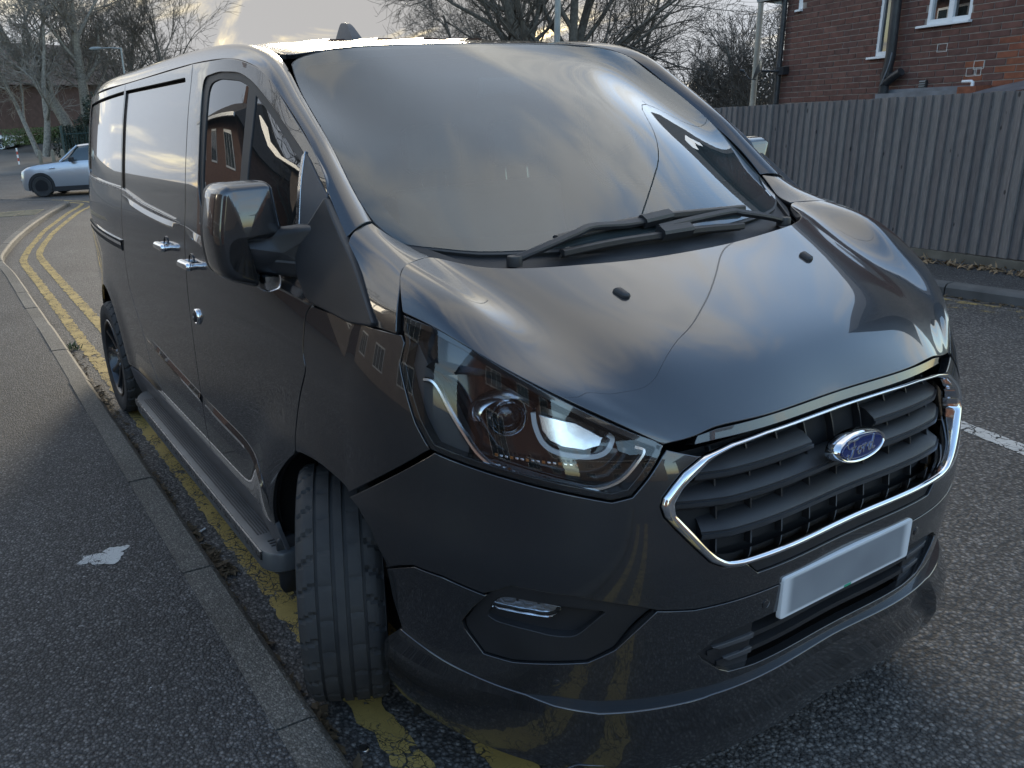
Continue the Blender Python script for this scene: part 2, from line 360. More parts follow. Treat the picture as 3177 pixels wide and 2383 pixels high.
MT['blackgloss']=simple('gloss_black_plastic',(.012,.012,.014),.12,var=.2,coat=.5)
MT['frit']=simple('black_frit',(.02,.022,.026),.30,var=.1)
MT['greyplastic']=simple('grey_plastic',(.075,.075,.08),.5,bump=.2,bscale=700,var=.15)
MT['shell']=simple('dark_shell',(.006,.006,.007),.8)
MT['chrome']=simple('chrome',(.82,.83,.85),.07,1.0,var=.03,rvar=.04,vscale=30)
MT['satin']=simple('satin_metal',(.42,.43,.45),.28,1.0,var=.08,rvar=.08,vscale=40)
MT['rubber']=simple('tyre_rubber',(.026,.026,.027),.78,bump=.4,bscale=400,var=.35,vscale=14,col2=(.048,.045,.042))
MT['seal']=simple('rubber_seal',(.035,.036,.038),.5,var=.15)
MT['rim']=simple('dark_alloy',(.045,.045,.048),.32,.7,var=.2,coat=.3)
MT['ws']=glass_mat('windscreen_glass',(.72,.82,.81),haze=.10,hazecol=(.36,.44,.45),extra=.02)  # teal haze stands in for veiling glare over the cabin
MT['sideglass']=glass_mat('side_glass',(.10,.11,.11),haze=.05,extra=.06)
MT['lens']=glass_mat('lamp_lens',(.93,.94,.95),haze=.015,ior=1.45)
MT['interior']=simple('dash_plastic',(.16,.175,.18),.6,var=.1,bump=.2,bscale=600)
MT['intdark']=simple('dark_cabin',(.045,.047,.05),.7,var=.2)
MT['white']=simple('white_plate',(.70,.71,.71),.35,var=.03)
MT['amber']=simple('amber',(.5,.16,.02),.3)
MT['clearplastic']=simple('reflector_silver',(.75,.76,.78),.18,1.0,var=.1,vscale=60)
MT['blue']=simple('badge_blue',(.012,.03,.16),.15,.3,coat=1.0,var=.1)
MT['green']=simple('green_mark',(.05,.42,.25),.5)
# ---------- splines
def natM(k):
    k=np.asarray(k,float); n=len(k); h=np.diff(k)
    A=np.eye(n); B=np.zeros((n,n))
    for i in range(1,n-1):
        A[i,i-1]=h[i-1]; A[i,i]=2*(h[i-1]+h[i]); A[i,i+1]=h[i]
        B[i,i-1]=6/h[i-1]; B[i,i]=-6/h[i-1]-6/h[i]; B[i,i+1]=6/h[i]
    return np.linalg.solve(A,B)
class Sp:
    """natural cubic spline; y may have trailing dims"""
    def __init__(s,k,y): s.k=np.asarray(k,float); s.y=np.asarray(y,float); s.M=natM(s.k)@s.y.reshape(len(s.k),-1)
    def basis(s,t): pass
    def __call__(s,t):
        t=np.asarray(t,float); k=s.k; sh=t.shape; t=t.ravel()
        i=np.clip(np.searchsorted(k,t)-1,0,len(k)-2); h=k[i+1]-k[i]
        tt=np.clip(t,k[0],k[-1]); a=(k[i+1]-tt)/h; b=(tt-k[i])/h
        y=s.y.reshape(len(k),-1); M=s.M
        r=a[:,None]*y[i]+b[:,None]*y[i+1]+((a**3-a)[:,None]*M[i]+(b**3-b)[:,None]*M[i+1])*(h*h)[:,None]/6
        return r.reshape(sh+s.y.shape[1:])
def sstep(a,b,x): t=np.clip((x-a)/(b-a),0,1); return t*t*(3-2*t)
# ---------- body side: half width F(x,z)
_P=Sp([.15,.20,.28,.36,.45,.6,.75,.9,1.05,1.15,1.25,1.33,1.367,1.43,1.516,1.622,1.74,1.843,1.888,1.93],
      [.86,.885,.915,.935,.947,.954,.957,.958,.957,.952,.944,.933,.927,.919,.907,.889,.866,.842,.829,.80])
_K=Sp([.2,.7,.9,1.0,1.14,1.25,1.394,1.511,1.645,1.95],[.006,.006,.006,.009,.022,.04,.065,.083,.118,.15])
AF=(.02,.345); AR=(-2.94,.345)
def F(x,z):
    x,z=np.broadcast_arrays(np.asarray(x,float),np.asarray(z,float))
    y=_P(z)-_K(z)*np.maximum(0,x+1.0)**2
    y=y-.055*np.maximum(0,-2.4-x)**2
    for (ax,az) in (AF,AR):
        r=np.hypot(x-ax,z-az); y=y+.02*np.exp(-((r-.42)/.10)**2)*(r>0)
    # rear corner rounding
    q=np.clip((-3.66-x)/.30,0,.999); y=y-.28*(1-np.sqrt(1-q*q))
    return y
# ---------- front chart  (s,z): plan superellipse then along side
XS=.25
_XC=Sp([.15,.2,.3,.4,.5,.6,.65,.7,.8,.9,.95,1.0,1.06,1.13,1.2,1.3,1.4],[.915,.93,.952,.963,.970,.975,.975,.973,.962,.944,.93,.908,.886,.862,.83,.765,.69])
_th=np.linspace(0,np.pi/2,4000)
_yr=.948*np.sin(_th)**(2/3.); _xr=.25+.72*np.cos(_th)**(2/2.2)
_L=np.r_[0,np.cumsum(np.hypot(np.diff(_xr),np.diff(_yr)))]
SL=_L[-1]   # arc length of corner part
def FR(s,z):
    """s>0 : vehicle right side (y<0). returns Nx3"""
    s,z=np.broadcast_arrays(np.asarray(s,float),np.asarray(z,float))
    a=np.abs(s); th=np.interp(np.minimum(a,SL),_L,_th)
    w=F(XS,z); xc=_XC(z)
    y=w*np.sin(th)**(2/3.); x=XS+(xc-XS)*np.maximum(np.cos(th),0)**(2/2.2)
    x=x-.013*np.exp(-(y/.24)**2)
    m=a>SL
    xs=XS-(a-SL); x=np.where(m,xs,x); y=np.where(m,F(xs,z),y)
    return np.stack([x,-np.sign(s)*y,z],-1)
def SD(x,z):
    x,z=np.broadcast_arrays(np.asarray(x,float),np.asarray(z,float))
    return np.stack([x,-F(x,z),z],-1)
# ---------- free-form grid charts
class Grid:
    def __init__(s,ku,kv,P): s.ku=np.array(ku,float); s.kv=np.array(kv,float); s.P=np.array(P,float); s.su=Sp(s.ku,s.P)
    def __call__(s,u,v):
        u,v=np.broadcast_arrays(np.asarray(u,float),np.asarray(v,float)); sh=u.shape
        Q=s.su(u.ravel())            # N,nv,3
        k=s.kv; Mv=natM(k); t=np.clip(v.ravel(),k[0],k[-1])
        i=np.clip(np.searchsorted(k,t)-1,0,len(k)-2); h=k[i+1]-k[i]; a=((k[i+1]-t)/h)[:,None]; b=((t-k[i])/h)[:,None]
        D=np.einsum('ij,njc->nic',Mv,Q); n=np.arange(len(t)); hh=(h*h)[:,None]/6
        R=a*Q[n,i]+b*Q[n,i+1]+((a**3-a)*D[n,i]+(b**3-b)*D[n,i+1])*hh
        return R.reshape(sh+(3,))
def sym(row):
    """row of (x,y,z) from centre outwards (y>=0) -> full row ordered by s: -..+ with s>0 = vehicle right (y<0)"""
    L=[(x,y,z) for x,y,z in row[::-1]]; R=[(x,-y,z) for x,y,z in row[1:]]
    return L+R
# windscreen: rows cowl->roof, v lateral
_wb=[[(.43,0,1.25),(.428,.2,1.252),(.418,.38,1.258),(.36,.56,1.275),(.245,.685,1.310)],
     [(.21,0,1.408),(.203,.21,1.408),(.183,.42,1.405),(.138,.62,1.398),(.085,.752,1.396)],
     [(-.02,0,1.562),(-.026,.21,1.561),(-.044,.42,1.556),(-.085,.62,1.545),(-.120,.752,1.570)],
     [(-.28,0,1.722),(-.286,.21,1.720),(-.302,.42,1.713),(-.335,.61,1.703),(-.335,.735,1.720)],
     [(-.60,0,1.887),(-.593,.19,1.885),(-.566,.39,1.878),(-.520,.57,1.862),(-.490,.70,1.832)]]
WS=Grid([0,.27,.54,.83,1.17],[-.80,-.62,-.42,-.21,0,.21,.42,.62,.80],[sym(r) for r in _wb])
def _n(y,z=1.001):
    for s in np.linspace(max(0,y-.02),y+.04,400):
        p=FR(s,z)
        if -p[1]>=y-1e-4: return (float(p[0])+.001,y,z)
# hood: rows rear->front
_hd=[[(.440,0,1.266),(.436,.18,1.268),(.425,.36,1.277),(.388,.545,1.288),(.325,.63,1.300),(.258,.69,1.318),(.325,.81,1.312),(.372,.845,1.280),(.416,.867,1.234)],
     [(.56,0,1.218),(.557,.17,1.219),(.550,.345,1.222),(.520,.522,1.226),(.495,.61,1.222),(.485,.70,1.243),(.48,.785,1.262),(.505,.825,1.237),(.535,.833,1.205)],
     [(.70,0,1.157),(.697,.16,1.158),(.690,.325,1.160),(.660,.487,1.162),(.652,.57,1.147),(.642,.645,1.150),(.637,.712,1.158),(.650,.745,1.150),(.672,.755,1.136)],
     [(.82,0,1.088),(.818,.15,1.089),(.81,.30,1.088),(.782,.447,1.094),(.780,.515,1.078),(.775,.565,1.074),(.772,.607,1.073),(.778,.630,1.068),(.787,.638,1.057)],
     [_n(0),_n(.14),_n(.28),_n(.40),_n(.44,.994),_n(.468,.990),_n(.49,.988),_n(.507,.987),(.861,.523,.985)]]
HOOD=Grid([0,.14,.29,.43,.56],[-.99,-.93,-.86,-.73,-.63,-.52,-.34,-.17,0,.17,.34,.52,.63,.73,.86,.93,.99],[sym(r) for r in _hd])
def _f(x,z): return (x,float(F(x,z)),z)
_ft=[[(.091,.756,1.394),(.108,.795,1.392),(.121,.828,1.382),(.135,.852,1.360),_f(.15,1.30),_f(.15,1.19)],
     [(.150,.728,1.358),(.175,.775,1.361),(.195,.812,1.352),(.210,.838,1.333),_f(.225,1.28),_f(.225,1.19)],
     [(.200,.698,1.333),(.235,.757,1.338),(.265,.808,1.330),(.285,.834,1.310),_f(.305,1.265),_f(.31,1.19)],
     [(.252,.684,1.318),(.290,.750,1.320),(.325,.810,1.312),(.355,.834,1.294),_f(.395,1.255),_f(.425,1.19)]]
FTOP=Grid([0,.075,.15,.23],[0,.045,.085,.12,.18,.28],[[(x,-y,z) for x,y,z in r] for r in _ft])
# pillar / cant rail strip
_I=[(.091,.756,1.394),(.014,.762,1.464),(-.152,.746,1.592),(-.335,.736,1.721),(-.495,.716,1.824),(-.62,.70,1.868),(-.82,.69,1.906),(-1.15,.69,1.932),(-2.2,.69,1.946),(-3.2,.68,1.934),(-3.84,.60,1.88)]
_O=[(.125,1.366),(.006,1.472),(-.125,1.590),(-.325,1.726),(-.47,1.806),(-.60,1.843),(-.82,1.864),(-1.15,1.872),(-2.2,1.872),(-3.2,1.868),(-3.80,1.82)]
def _pil():
    rows=[]; I=np.array(_I); O=np.array([_f(x,z) for x,z in _O]); 
    for k in range(len(I)):
        T=I[min(k+1,len(I)-1)]-I[max(k-1,0)]; d=O[k]-I[k]; n=np.cross(d,T); n/=np.linalg.norm(n)
        if n[2]<0: n=-n
        L=np.linalg.norm(d)
        rows.append([I[k],I[k]+.33*d+n*.14*L,I[k]+.7*d+n*.15*L,O[k]])
    R=np.array(rows); R[:,:,1]*=-1; return R
_kp=[0];
for a,b in zip(_I[:-1],_I[1:]): _kp.append(_kp[-1]+float(np.linalg.norm(np.subtract(a,b))))
PIL=Grid(_kp,[0,.045,.10,.15],_pil())
_rf=[[(-.60,0,1.888),(-.593,.19,1.886),(-.566,.39,1.880),(-.520,.57,1.864),(-.555,.685,1.852)],
     [(-.85,0,1.925),(-.85,.19,1.924),(-.84,.39,1.920),(-.83,.57,1.913),(-.82,.685,1.906)],
     [(-1.25,0,1.955),(-1.25,.19,1.954),(-1.25,.39,1.951),(-1.25,.57,1.945),(-1.25,.685,1.935)],
     [(-2.2,0,1.975),(-2.2,.19,1.974),(-2.2,.39,1.970),(-2.2,.57,1.963),(-2.2,.685,1.946)],
     [(-3.2,0,1.965),(-3.2,.19,1.964),(-3.2,.39,1.96),(-3.2,.57,1.952),(-3.2,.675,1.934)],
     [(-3.88,0,1.905),(-3.88,.19,1.904),(-3.87,.39,1.90),(-3.86,.5,1.892),(-3.84,.595,1.88)]]
ROOF=Grid([0,.25,.65,1.6,2.6,3.28],[-.70,-.58,-.39,-.19,0,.19,.39,.58,.70],[sym(r) for r in _rf])
# ------------------------------------------------------------------ the van
van=empty('parked_van',(0,0,0),label='dark grey metallic panel van with chrome-edged grille parked over double yellow lines',cat='van')
def fr_x(x): return SL+XS-x
def FRm(pts): return [(fr_x(x),z) for x,z in pts]          # (x,z) on the flank -> front chart
ARCH_F=[(-.335,.38),(-.315,.47),(-.25,.585),(-.164,.668),(-.04,.755),(.04,.776),(.135,.782),(.23,.773),(.289,.757),(.379,.707),(.425,.629),(.445,.534),(.455,.446),(.455,.38)]
archF=smooth_pl(ARCH_F,6)
archR=np.array([(AR[0]+.425*math.cos(t),AR[1]+.02+.425*math.sin(t)) for t in np.linspace(math.radians(4),math.radians(176),40)])
door_front=[(.049,1.204),(.013,1.174),(.003,1.141),(.008,1.059),(.022,1.014),(-.02,.929),(-.039,.854),(-.04,.764)]
df=smooth_pl(door_front,5)
SEAM=-1.06; SEAM2=-2.20; ZB=.40
door_top=smooth_pl([(SEAM,1.872),(-.837,1.865),(-.673,1.857),(-.516,1.824),(-.402,1.777),(-.244,1.669),(-.089,1.566),(-.018,1.509),(.006,1.472)],5)
# --- front doors
rearArc=archF[archF[:,0]<-.04]
door_poly=np.vstack([door_top,[(.03,1.40),(.05,1.30)],df,rearArc[::-1],[(SEAM,ZB)]])
win=rc([(-.925,1.822),(-.768,1.829),(-.605,1.816),(-.502,1.781),(-.391,1.722),(-.268,1.645),(-.141,1.571),(-.045,1.498),(-.03,1.40),(-.07,1.315),(-.45,1.318),(-.78,1.318),(-.90,1.40)],[.05,.03,.05,.05,.05,.05,.05,.03,.05,.05,.02,.10,.08])
doors=panel('front_door',SD,door_poly,MT['paint'],van,holes=[win],res=.035,mirror=True)
for d,sg in zip(doors,(1,-1)):
    Cm=(lambda x,z,sg=sg: SD(x,z)*np.array([1,sg,1]))
    w2=inset2(dens(win,.02),.014); g1=[p for p in rc([(-.87,1.795),(-.768,1.806),(-.605,1.79),(-.535,1.768),(-.515,1.34),(-.80,1.34),(-.868,1.43)],[.05,.03,.05,.01,.01,.1,.06])]
    g2=rc([(-.487,1.742),(-.391,1.69),(-.268,1.612),(-.141,1.538),(-.075,1.47),(-.08,1.345),(-.47,1.345)],[.01,.04,.04,.03,.03,.03,.01])
    panel('window_frame',Cm,inset2(dens(win,.02),.001),MT['seal'],d,holes=[g1,g2],res=.03,gap=.0,rim=.02,off=-.006)
    panel('window_pane',Cm,g1,MT['sideglass'],d,res=.04,gap=.0,rim=0,off=-.010)
    panel('quarter_pane',Cm,g2,MT['sideglass'],d,res=.04,gap=.0,rim=0,off=-.010)
# --- sliding doors and rear quarters with blanked window recesses
seam2=smooth_pl([(SEAM2,1.872),(SEAM2,1.4),(SEAM2,.97),(-2.165,.86),(-2.03,.70),(-1.955,.56),(-1.80,.44),(-1.76,ZB)],5)
rec1=rc([(-2.188,1.845),(-1.13,1.836),(-1.15,1.31),(-1.761,1.342),(-2.188,1.385)],[.004,.03,.06,.02,.004])
slide_poly=np.vstack([seam2,[(SEAM,ZB),(SEAM,1.872)]])
for d,sg in zip(panel('sliding_door',SD,slide_poly,MT['paint'],van,holes=[rec1],res=.04,mirror=True),(1,-1)):
    Cm=(lambda x,z,sg=sg: SD(x,z)*np.array([1,sg,1]))
    panel('window_blank',Cm,inset2(dens(rec1,.02),.0045)-np.array([0,.013])*(inset2(dens(rec1,.02),.0045)[:,1:2]>1.6),MT['paint'],d,res=.04,gap=.0,rim=.01,edge=.003,off=-.008)
rec2=rc([(-3.52,1.83),(-2.212,1.846),(-2.212,1.388),(-3.52,1.41)],[.06,.004,.004,.03])
q_poly=np.vstack([[(-3.93,1.83)],[(-3.5,1.868)],seam2,[(AR[0]+.425,ZB)],archR[2:-2],[(AR[0]-.425,ZB),(-3.93,ZB)]])
q_poly=np.vstack([[(-3.93,1.80),(-3.5,1.868)],seam2[:-1],[(-1.76,.405),(AR[0]+.424,.405)],archR[3:-3],[(AR[0]-.424,.405),(-3.93,.405)]])
for d,sg in zip(panel('rear_quarter',SD,q_poly,MT['paint'],van,holes=[rec2],res=.04,mirror=True),(1,-1)):
    Cm=(lambda x,z,sg=sg: SD(x,z)*np.array([1,sg,1]))
    panel('window_blank',Cm,inset2(dens(rec2,.02),.0045)-np.array([0,.013])*(inset2(dens(rec2,.02),.0045)[:,1:2]>1.6),MT['paint'],d,res=.04,gap=.0,rim=.01,edge=.003,off=-.008)
    # slider rail
    p=[(x,1.107-.0*(x+2.2)) for x in np.linspace(-3.5,-2.23,24)]
    P=np.array([Cm(np.array(x),np.array(z)) for x,z in p]); 
    sweep('rail_recess',P+np.array([0,-.0012*sg,0]),[(-.001*sg,.024),(-.001*sg,-.024),(.006*sg,-.024),(.006*sg,.024)],MT['shell'],d)
    sweep('slider_rail',P+np.array([0,-.002*sg,.004]),[(-.004*sg,.009),(-.006*sg,.004),(-.006*sg,-.006),(.006*sg,-.006),(.006*sg,.009)],MT['chrome'],d)
    for dz in (.024,-.026): sweep('rail_edge',P+np.array([0,-.002*sg,dz]),[(-.003*sg,.002),(-.003*sg,-.002),(.004*sg,-.002),(.004*sg,.002)],MT['paint'],d)
panel('sill',SD,[(-2.50,.395),(-.33,.395),(-.30,.2),(-2.50,.2)],MT['greyplastic'],van,res=.06,mirror=True)
panel('rear_sill',SD,[(-3.93,.395),(-3.38,.395),(-3.38,.3),(-3.93,.3)],MT['greyplastic'],van,res=.06,mirror=True)
# --- rear end
def REAR(y,z):
    y,z=np.broadcast_arrays(np.asarray(y,float),np.asarray(z,float)); w=F(-3.93,z)
    return np.stack([-3.93-.03*(1-(y/.8)**2)-.06*np.maximum(0,1.2-z)*0+.10*np.maximum(0,z-1.2)**2,y,z],-1)
panel('rear_door',REAR,[(-.66,.4),(.66,.4),(.60,1.80),(.4,1.87),(-.4,1.87),(-.60,1.80)],MT['paint'],van,res=.1)
# --- front wings (flank part and top part share one sheet of paint)
hl_rear=[(1.047,.957),(1.084,1.009),(1.114,1.071),(1.142,1.127),(1.135,1.174),(1.150,1.19)]
wing=np.vstack([FRm(df)[2:],FRm([p for p in archF if p[0]>-.03 and p[0]<.276]),[(1.349,.760)],[(1.047,.957)],hl_rear[1:],[(SL+XS-.045,1.19)]])
panel('front_wing',FR,wing,MT['paint'],van,res=.03,mirror=True)
panel('wing_top',FTOP,[(.0,.004),(.0,.28),(.23,.28),(.23,.002),(.15,.002),(.075,.002)],MT['paint'],van,res=.018,gap=.003,mirror=True)
# --- pillar strip + roof
panel('roof_rail',PIL,[(.002,.0),(PIL.ku[-1],.0),(PIL.ku[-1],.15),(.0,.15)],MT['paint'],van,res=.03,gap=.004,mirror=True)
panel('roof',ROOF,rc([(0,-.70),(3.28,-.70),(3.28,.70),(0,.70)],.04),MT['paint'],van,res=.06,gap=.006)
for yy in (-.31,-.105,.105,.31):      # pressed ribs of the roof skin
    P=np.array([ROOF(np.array(u),np.array(yy)) for u in np.linspace(.35,3.0,40)]); sweep('roof_rib',P,[(-.05,-.004),(-.03,.006),(.03,.006),(.05,-.004)],MT['paint'],van,sharp=60)
for sg in (1,-1):
    P=np.array([ROOF(np.array(u),np.array(.704*sg)) for u in np.linspace(.02,3.2,50)]); sweep('roof_moulding',P+[0,0,-.004],[(-.009,-.01),(-.008,.005),(.008,.005),(.009,-.01)],MT['seal'],van)
# --- bonnet
hood_poly=rc([(0,-.50),(.0,-.80),(0,-.99),(.56,-.99),(.56,0),(.56,.99),(0,.99),(0,.80)],[0,0,.01,.004,0,.004,.01,0])
bonnet=panel('bonnet',HOOD,hood_poly,MT['paint'],van,res=.022,gap=.003,rim=.02,edge=.002)
# rolled front edge of the bonnet above the grille
def LIPF(s,z): return FR(s,z)
panel('bonnet_lip',FR,[(-.455,.976),(-.40,.978),(0,.978),(.40,.978),(.455,.976),(.448,.992),(.40,.998),(0,.999),(-.40,.998),(-.448,.992)],MT['paint'],bonnet,res=.012,gap=0,rim=.03,edge=.001,off=-.001,offf=lambda uv: -.010*sstep(.999,.976,uv[:,1]))
for sg in (1,-1):
    u,v=.145,.340*sg; p=HOOD(np.array(u),np.array(v)); e=1e-3
    du=HOOD(np.array(u+e),np.array(v))-p; du/=np.linalg.norm(du); dv=HOOD(np.array(u),np.array(v+e))-p; dv/=np.linalg.norm(dv); nn=np.cross(du,dv); nn*=np.sign(nn[2])
    ol=rc([(-.020,-.012),(.016,-.012),(.022,0),(.016,.012),(-.020,.012)],.008)
    pillow('washer_jet',ol,lambda a,b,d: tuple(p+du*a+dv*b+nn*d),[(-.004,0),(.004,0.0),(.009,.003),(.011,.007)],MT['black'],bonnet)
# --- bumper
hl_bot=[(1.037,.954),(.96,.941),(.858,.923),(.733,.898),(.657,.882),(.615,.890),(.58,.924),(.541,.966),(.530,.980)]
ch_out=[(.0,.973),(.154,.973),(.279,.972),(.379,.966),(.451,.953),(.502,.927),(.527,.905),(.55,.881),(.556,.864),(.55,.842),(.525,.812),(.483,.767),(.445,.728),(.41,.709),(.366,.703),(.18,.703),(0,.703)]
ch_in=[(.0,.966),(.157,.966),(.282,.965),(.382,.957),(.434,.944),(.476,.917),(.507,.895),(.526,.868),(.525,.844),(.483,.796),(.446,.753),(.42,.731),(.403,.722),(.366,.717),(.18,.717),(0,.717)]
def both(pts):
    """half outline s>=0 from centre top round to centre bottom -> closed outline"""
    return list(pts)+[(-s,z) for s,z in pts[::-1] if s>1e-6]
seam_low=[(.0,.619),(.341,.619),(.404,.619),(.481,.620),(.565,.632)]
fog_top=[(.604,.645),(.731,.675),(.859,.686),(.912,.658)]
arch_b=[(1.349,.752),(1.246,.707),(1.20,.629)]
half=[(.325,.672),(.349,.700)]+[p for p in ch_out if p[1]>=.7025 and p[0]>.36][::-1][:0]
out_asc=[p for p in ch_out if p[0]>.36][::-1]            # from bottom of ring up to top corner
half=[(0,.670),(.318,.672),(.349,.702)]+[p for p in out_asc if p[1]<.954]+[(.462,.956),(.528,.977)]+hl_bot[::-1][1:]+[(1.349,.750),(1.30,.738),(1.246,.700),(1.205,.629),(1.206,.614),(1.15,.645),(1.102,.666),(1.02,.668),(.924,.652)]+fog_top[::-1]+seam_low[::-1]
bumper=panel('bumper',FR,both(half)[1:] if False else both(half),MT['paint'],van,res=.025,gap=.004,rim=.02)
fog=[(.565,.632)]+fog_top+[(.955,.606),(.988,.558),(.985,.540),(.941,.484),(.874,.481),(.804,.492),(.712,.505),(.655,.538),(.62,.577)]
low=[(0,.619)]+seam_low[1:]+[(.62,.577),(.655,.538),(.712,.505),(.804,.492),(.874,.481),(.941,.484),(.985,.540),(.988,.558),(.955,.606),(.912,.655),(.924,.650),(1.02,.666),(1.102,.664),(1.15,.642),(1.206,.612),(1.205,.53),(1.185,.45),(1.18,.36),(0,.36)]
intake=[(0,.553),(.264,.551),(.345,.547),(.427,.531),(.472,.502),(.455,.476),(.405,.434),(.375,.418),(.297,.411),(0,.409)]
panel('lower_bumper',FR,both(low),MT['paint'],van,holes=[both(intake)],res=.025,gap=.0025,rim=.02)
panel('plate_surround',FR,both([(0,.668),(.316,.670),(.345,.700),(0,.700)]),MT['black'],van,res=.03,gap=.001,rim=.02,off=-.006)
# lower air intake
intk=empty('air_intake',parent=van)
panel('backing',FR,both(intake),MT['shell'],intk,res=.05,gap=0,rim=0,off=-.05)
for zz,w in ((.492,.43),(.452,.40)):
    P=np.array([FR(np.array(s),np.array(zz-(.012*max(0,abs(s)-.33)/.1)**1)) for s in np.linspace(-w,w,60)]); Nn=chart_n(FR,np.array([(s,zz) for s in np.linspace(-w,w,60)]))[1]
    sweep('slat',P-Nn*.030,[(-.018,.006),(.018,.010),(.018,-.010),(-.018,-.006)],MT['black'],intk,up=np.tile([0,0,1.],(60,1)))
for sg in (1,-1):      # blanked outer ends of the slats
    panel('blank',FR,[(.30*sg,.545),(.345*sg,.545),(.425*sg,.527),(.468*sg,.502),(.45*sg,.477),(.402*sg,.437),(.373*sg,.421),(.30*sg,.414)],MT['black'],intk,res=.03,gap=.002,rim=.03,off=-.016)
    panel('vent',FR,[(.30*sg,.50),(.42*sg,.497),(.40*sg,.486),(.30*sg,.486)],MT['greyplastic'],intk,res=.03,gap=.0,rim=.01,off=-.009)
    panel('vent',FR,[(.30*sg,.460),(.385*sg,.457),(.37*sg,.445),(.30*sg,.445)],MT['greyplastic'],intk,res=.03,gap=.0,rim=.01,off=-.009)
# fog lamps
for sg in (1,-1):
    fl=empty('fog_lamp',parent=van); f2=[(s*sg,z) for s,z in fog]
    inn=[(s*sg,z) for s,z in rc([(.940,.578),(.908,.64),(.875,.656),(.78,.648),(.672,.634),(.662,.622),(.704,.580),(.735,.556),(.78,.553),(.836,.560),(.915,.566)],.02)]
    panel('bezel',FR,f2,MT['black'],fl,holes=[inn],res=.02,gap=.003,rim=.03,off=-.006,offf=lambda uv: -.014*np.exp(-((np.abs(uv[:,1]-.60))/.05)**2))
    panel('recess',FR,inset2(dens(inn,.01),-.002),MT['black'],fl,res=.02,gap=0,rim=.02,off=-.034)
    ln=[(s*sg,z) for s,z in rc([(.922,.612),(.885,.648),(.786,.639),(.757,.634),(.775,.612),(.790,.602),(.918,.604)],.008)]
    panel('lamp_lens',FR,ln,MT['lens'],fl,res=.02,gap=0,rim=.02,off=-.018)
    panel('reflector',FR,inset2(dens(ln,.008),.004),MT['clearplastic'],fl,res=.012,gap=0,rim=.01,off=-.030,offf=lambda uv: .006*np.sin(uv[:,0]*130)*np.cos(uv[:,1]*90))
# front lip (splitter)
def lipoff(uv):
    a=np.abs(uv[:,0]); z=uv[:,1]; top=.386+.05*np.maximum(0,a-.70)*.9; d=top-z
    ctr=np.interp(d,[0,.004,.018,.030,.060,.075,.10,.15,.20],[.004,.014,.020,.018,.020,.034,.044,.042,.026])
    pod=np.interp(d,[0,.004,.05,.085,.13,.20],[.004,.016,.046,.056,.052,.034]); side=np.interp(d,[0,.004,.02,.06,.13,.22],[.003,.016,.026,.034,.036,.022])
    w1=sstep(.425,.450,a); w2=sstep(.62,1.0,a); return ctr*(1-w1)+w1*(pod*(1-w2)+side*w2)
lip=panel('front_lip',FR,both([(0,.388),(.44,.386),(.69,.380),(.90,.402),(1.05,.420),(1.19,.444),(1.235,.40),(1.25,.20),(1.1,.203),(.86,.200),(.44,.215),(0,.235)]),MT['paint'],van,res=.018,gap=0,rim=.035,edge=.004,offf=lipoff)
for sg in (1,-1): panel('lip_scoop',FR,[(s*sg,z) for s,z in rc([(.60,.255),(.74,.252),(.78,.236),(.63,.222)],.006)],MT['paint'],lip,res=.01,gap=0,rim=.004,off=.050,offf=lambda uv: .014*sstep(.252,.226,uv[:,1]))
for s,z in ((.778,.440),(.288,.580),(-.288,.580),(-.778,.440)):
    p,nn,*_=chart_n(FR,np.array([(s,z)])); p=p[0]; nn=nn[0]; t=np.cross([0,0,1.],nn); t/=np.linalg.norm(t); up=np.cross(nn,t)
    c=[(.011*math.cos(a),.011*math.sin(a)) for a in np.linspace(0,2*math.pi,20,endpoint=False)]
    pillow('parking_sensor',c,lambda a,b,d: tuple(p+t*a+up*b+nn*d),[(-.005,0),(.0012,0),(.0018,.001)],MT['paint'],van)
# --- grille
gr=empty('grille',parent=van)
panel('backing',FR,both(ch_in),MT['shell'],gr,res=.05,gap=0,rim=0,off=-.055)
def ringmesh(name,outer,inner,h,mat,parent,base=.0):
    O=dens(np.array(outer),.015); n=len(O); I=np.array(inner); Id=dens(I,.004)
    A=[]; 
    for p in O:
        q=Id[((Id-p)**2).sum(1).argmin()]; A.append(q)
    A=np.array(A); A=(A+np.roll(A,1,0)+np.roll(A,-1,0))/3; V=[]; m=9
    for k in range(m):
        t=math.pi*k/(m-1); w=(1-math.cos(t))/2; P,Nn,*_=chart_n(FR,O*(1-w)+A*w); V.append(P+Nn*(base+h*math.sin(t)))
    P,Nn,*_=chart_n(FR,A); V.append(P-Nn*.03); P,Nn,*_=chart_n(FR,O); V.insert(0,P-Nn*.01); m+=2
    V=np.vstack(V); Fc=[(k*n+i,k*n+(i+1)%n,(k+1)*n+(i+1)%n,(k+1)*n+i) for k in range(m-1) for i in range(n)]
    b=MB(); b.add(V,Fc); return b.build(name,mat,parent,True,60)
ringmesh('chrome_surround',both(ch_out),both(ch_in),.010,MT['chrome'],gr)
def bar(name,sa,sb,z,parent):
    sa,sb=min(sa,sb),max(sa,sb); ss=np.linspace(sa,sb,max(12,int(abs(sb-sa)/.012))); uv=np.array([(s,z) for s in ss]); P,Nn,*_=chart_n(FR,uv)
    k=np.maximum(0,np.abs(ss)-.385); P=P-Nn*(.018+k*.22)[:,None]; up=np.tile([0,0,1.],(len(ss),1))
    b=sweep(name,P,[(.040,.030),(.022,.026),(.002,.012),(-.001,.009),(-.001,-.009),(.004,-.014),(.040,-.018)],MT['black'],parent,up=up,sharp=25)
    sweep('rib',P,[(.006,.0058),(-.006,.0046),(-.006,-.0046),(.006,-.0058)],MT['slat'],b,up=up,sharp=25)
    return b
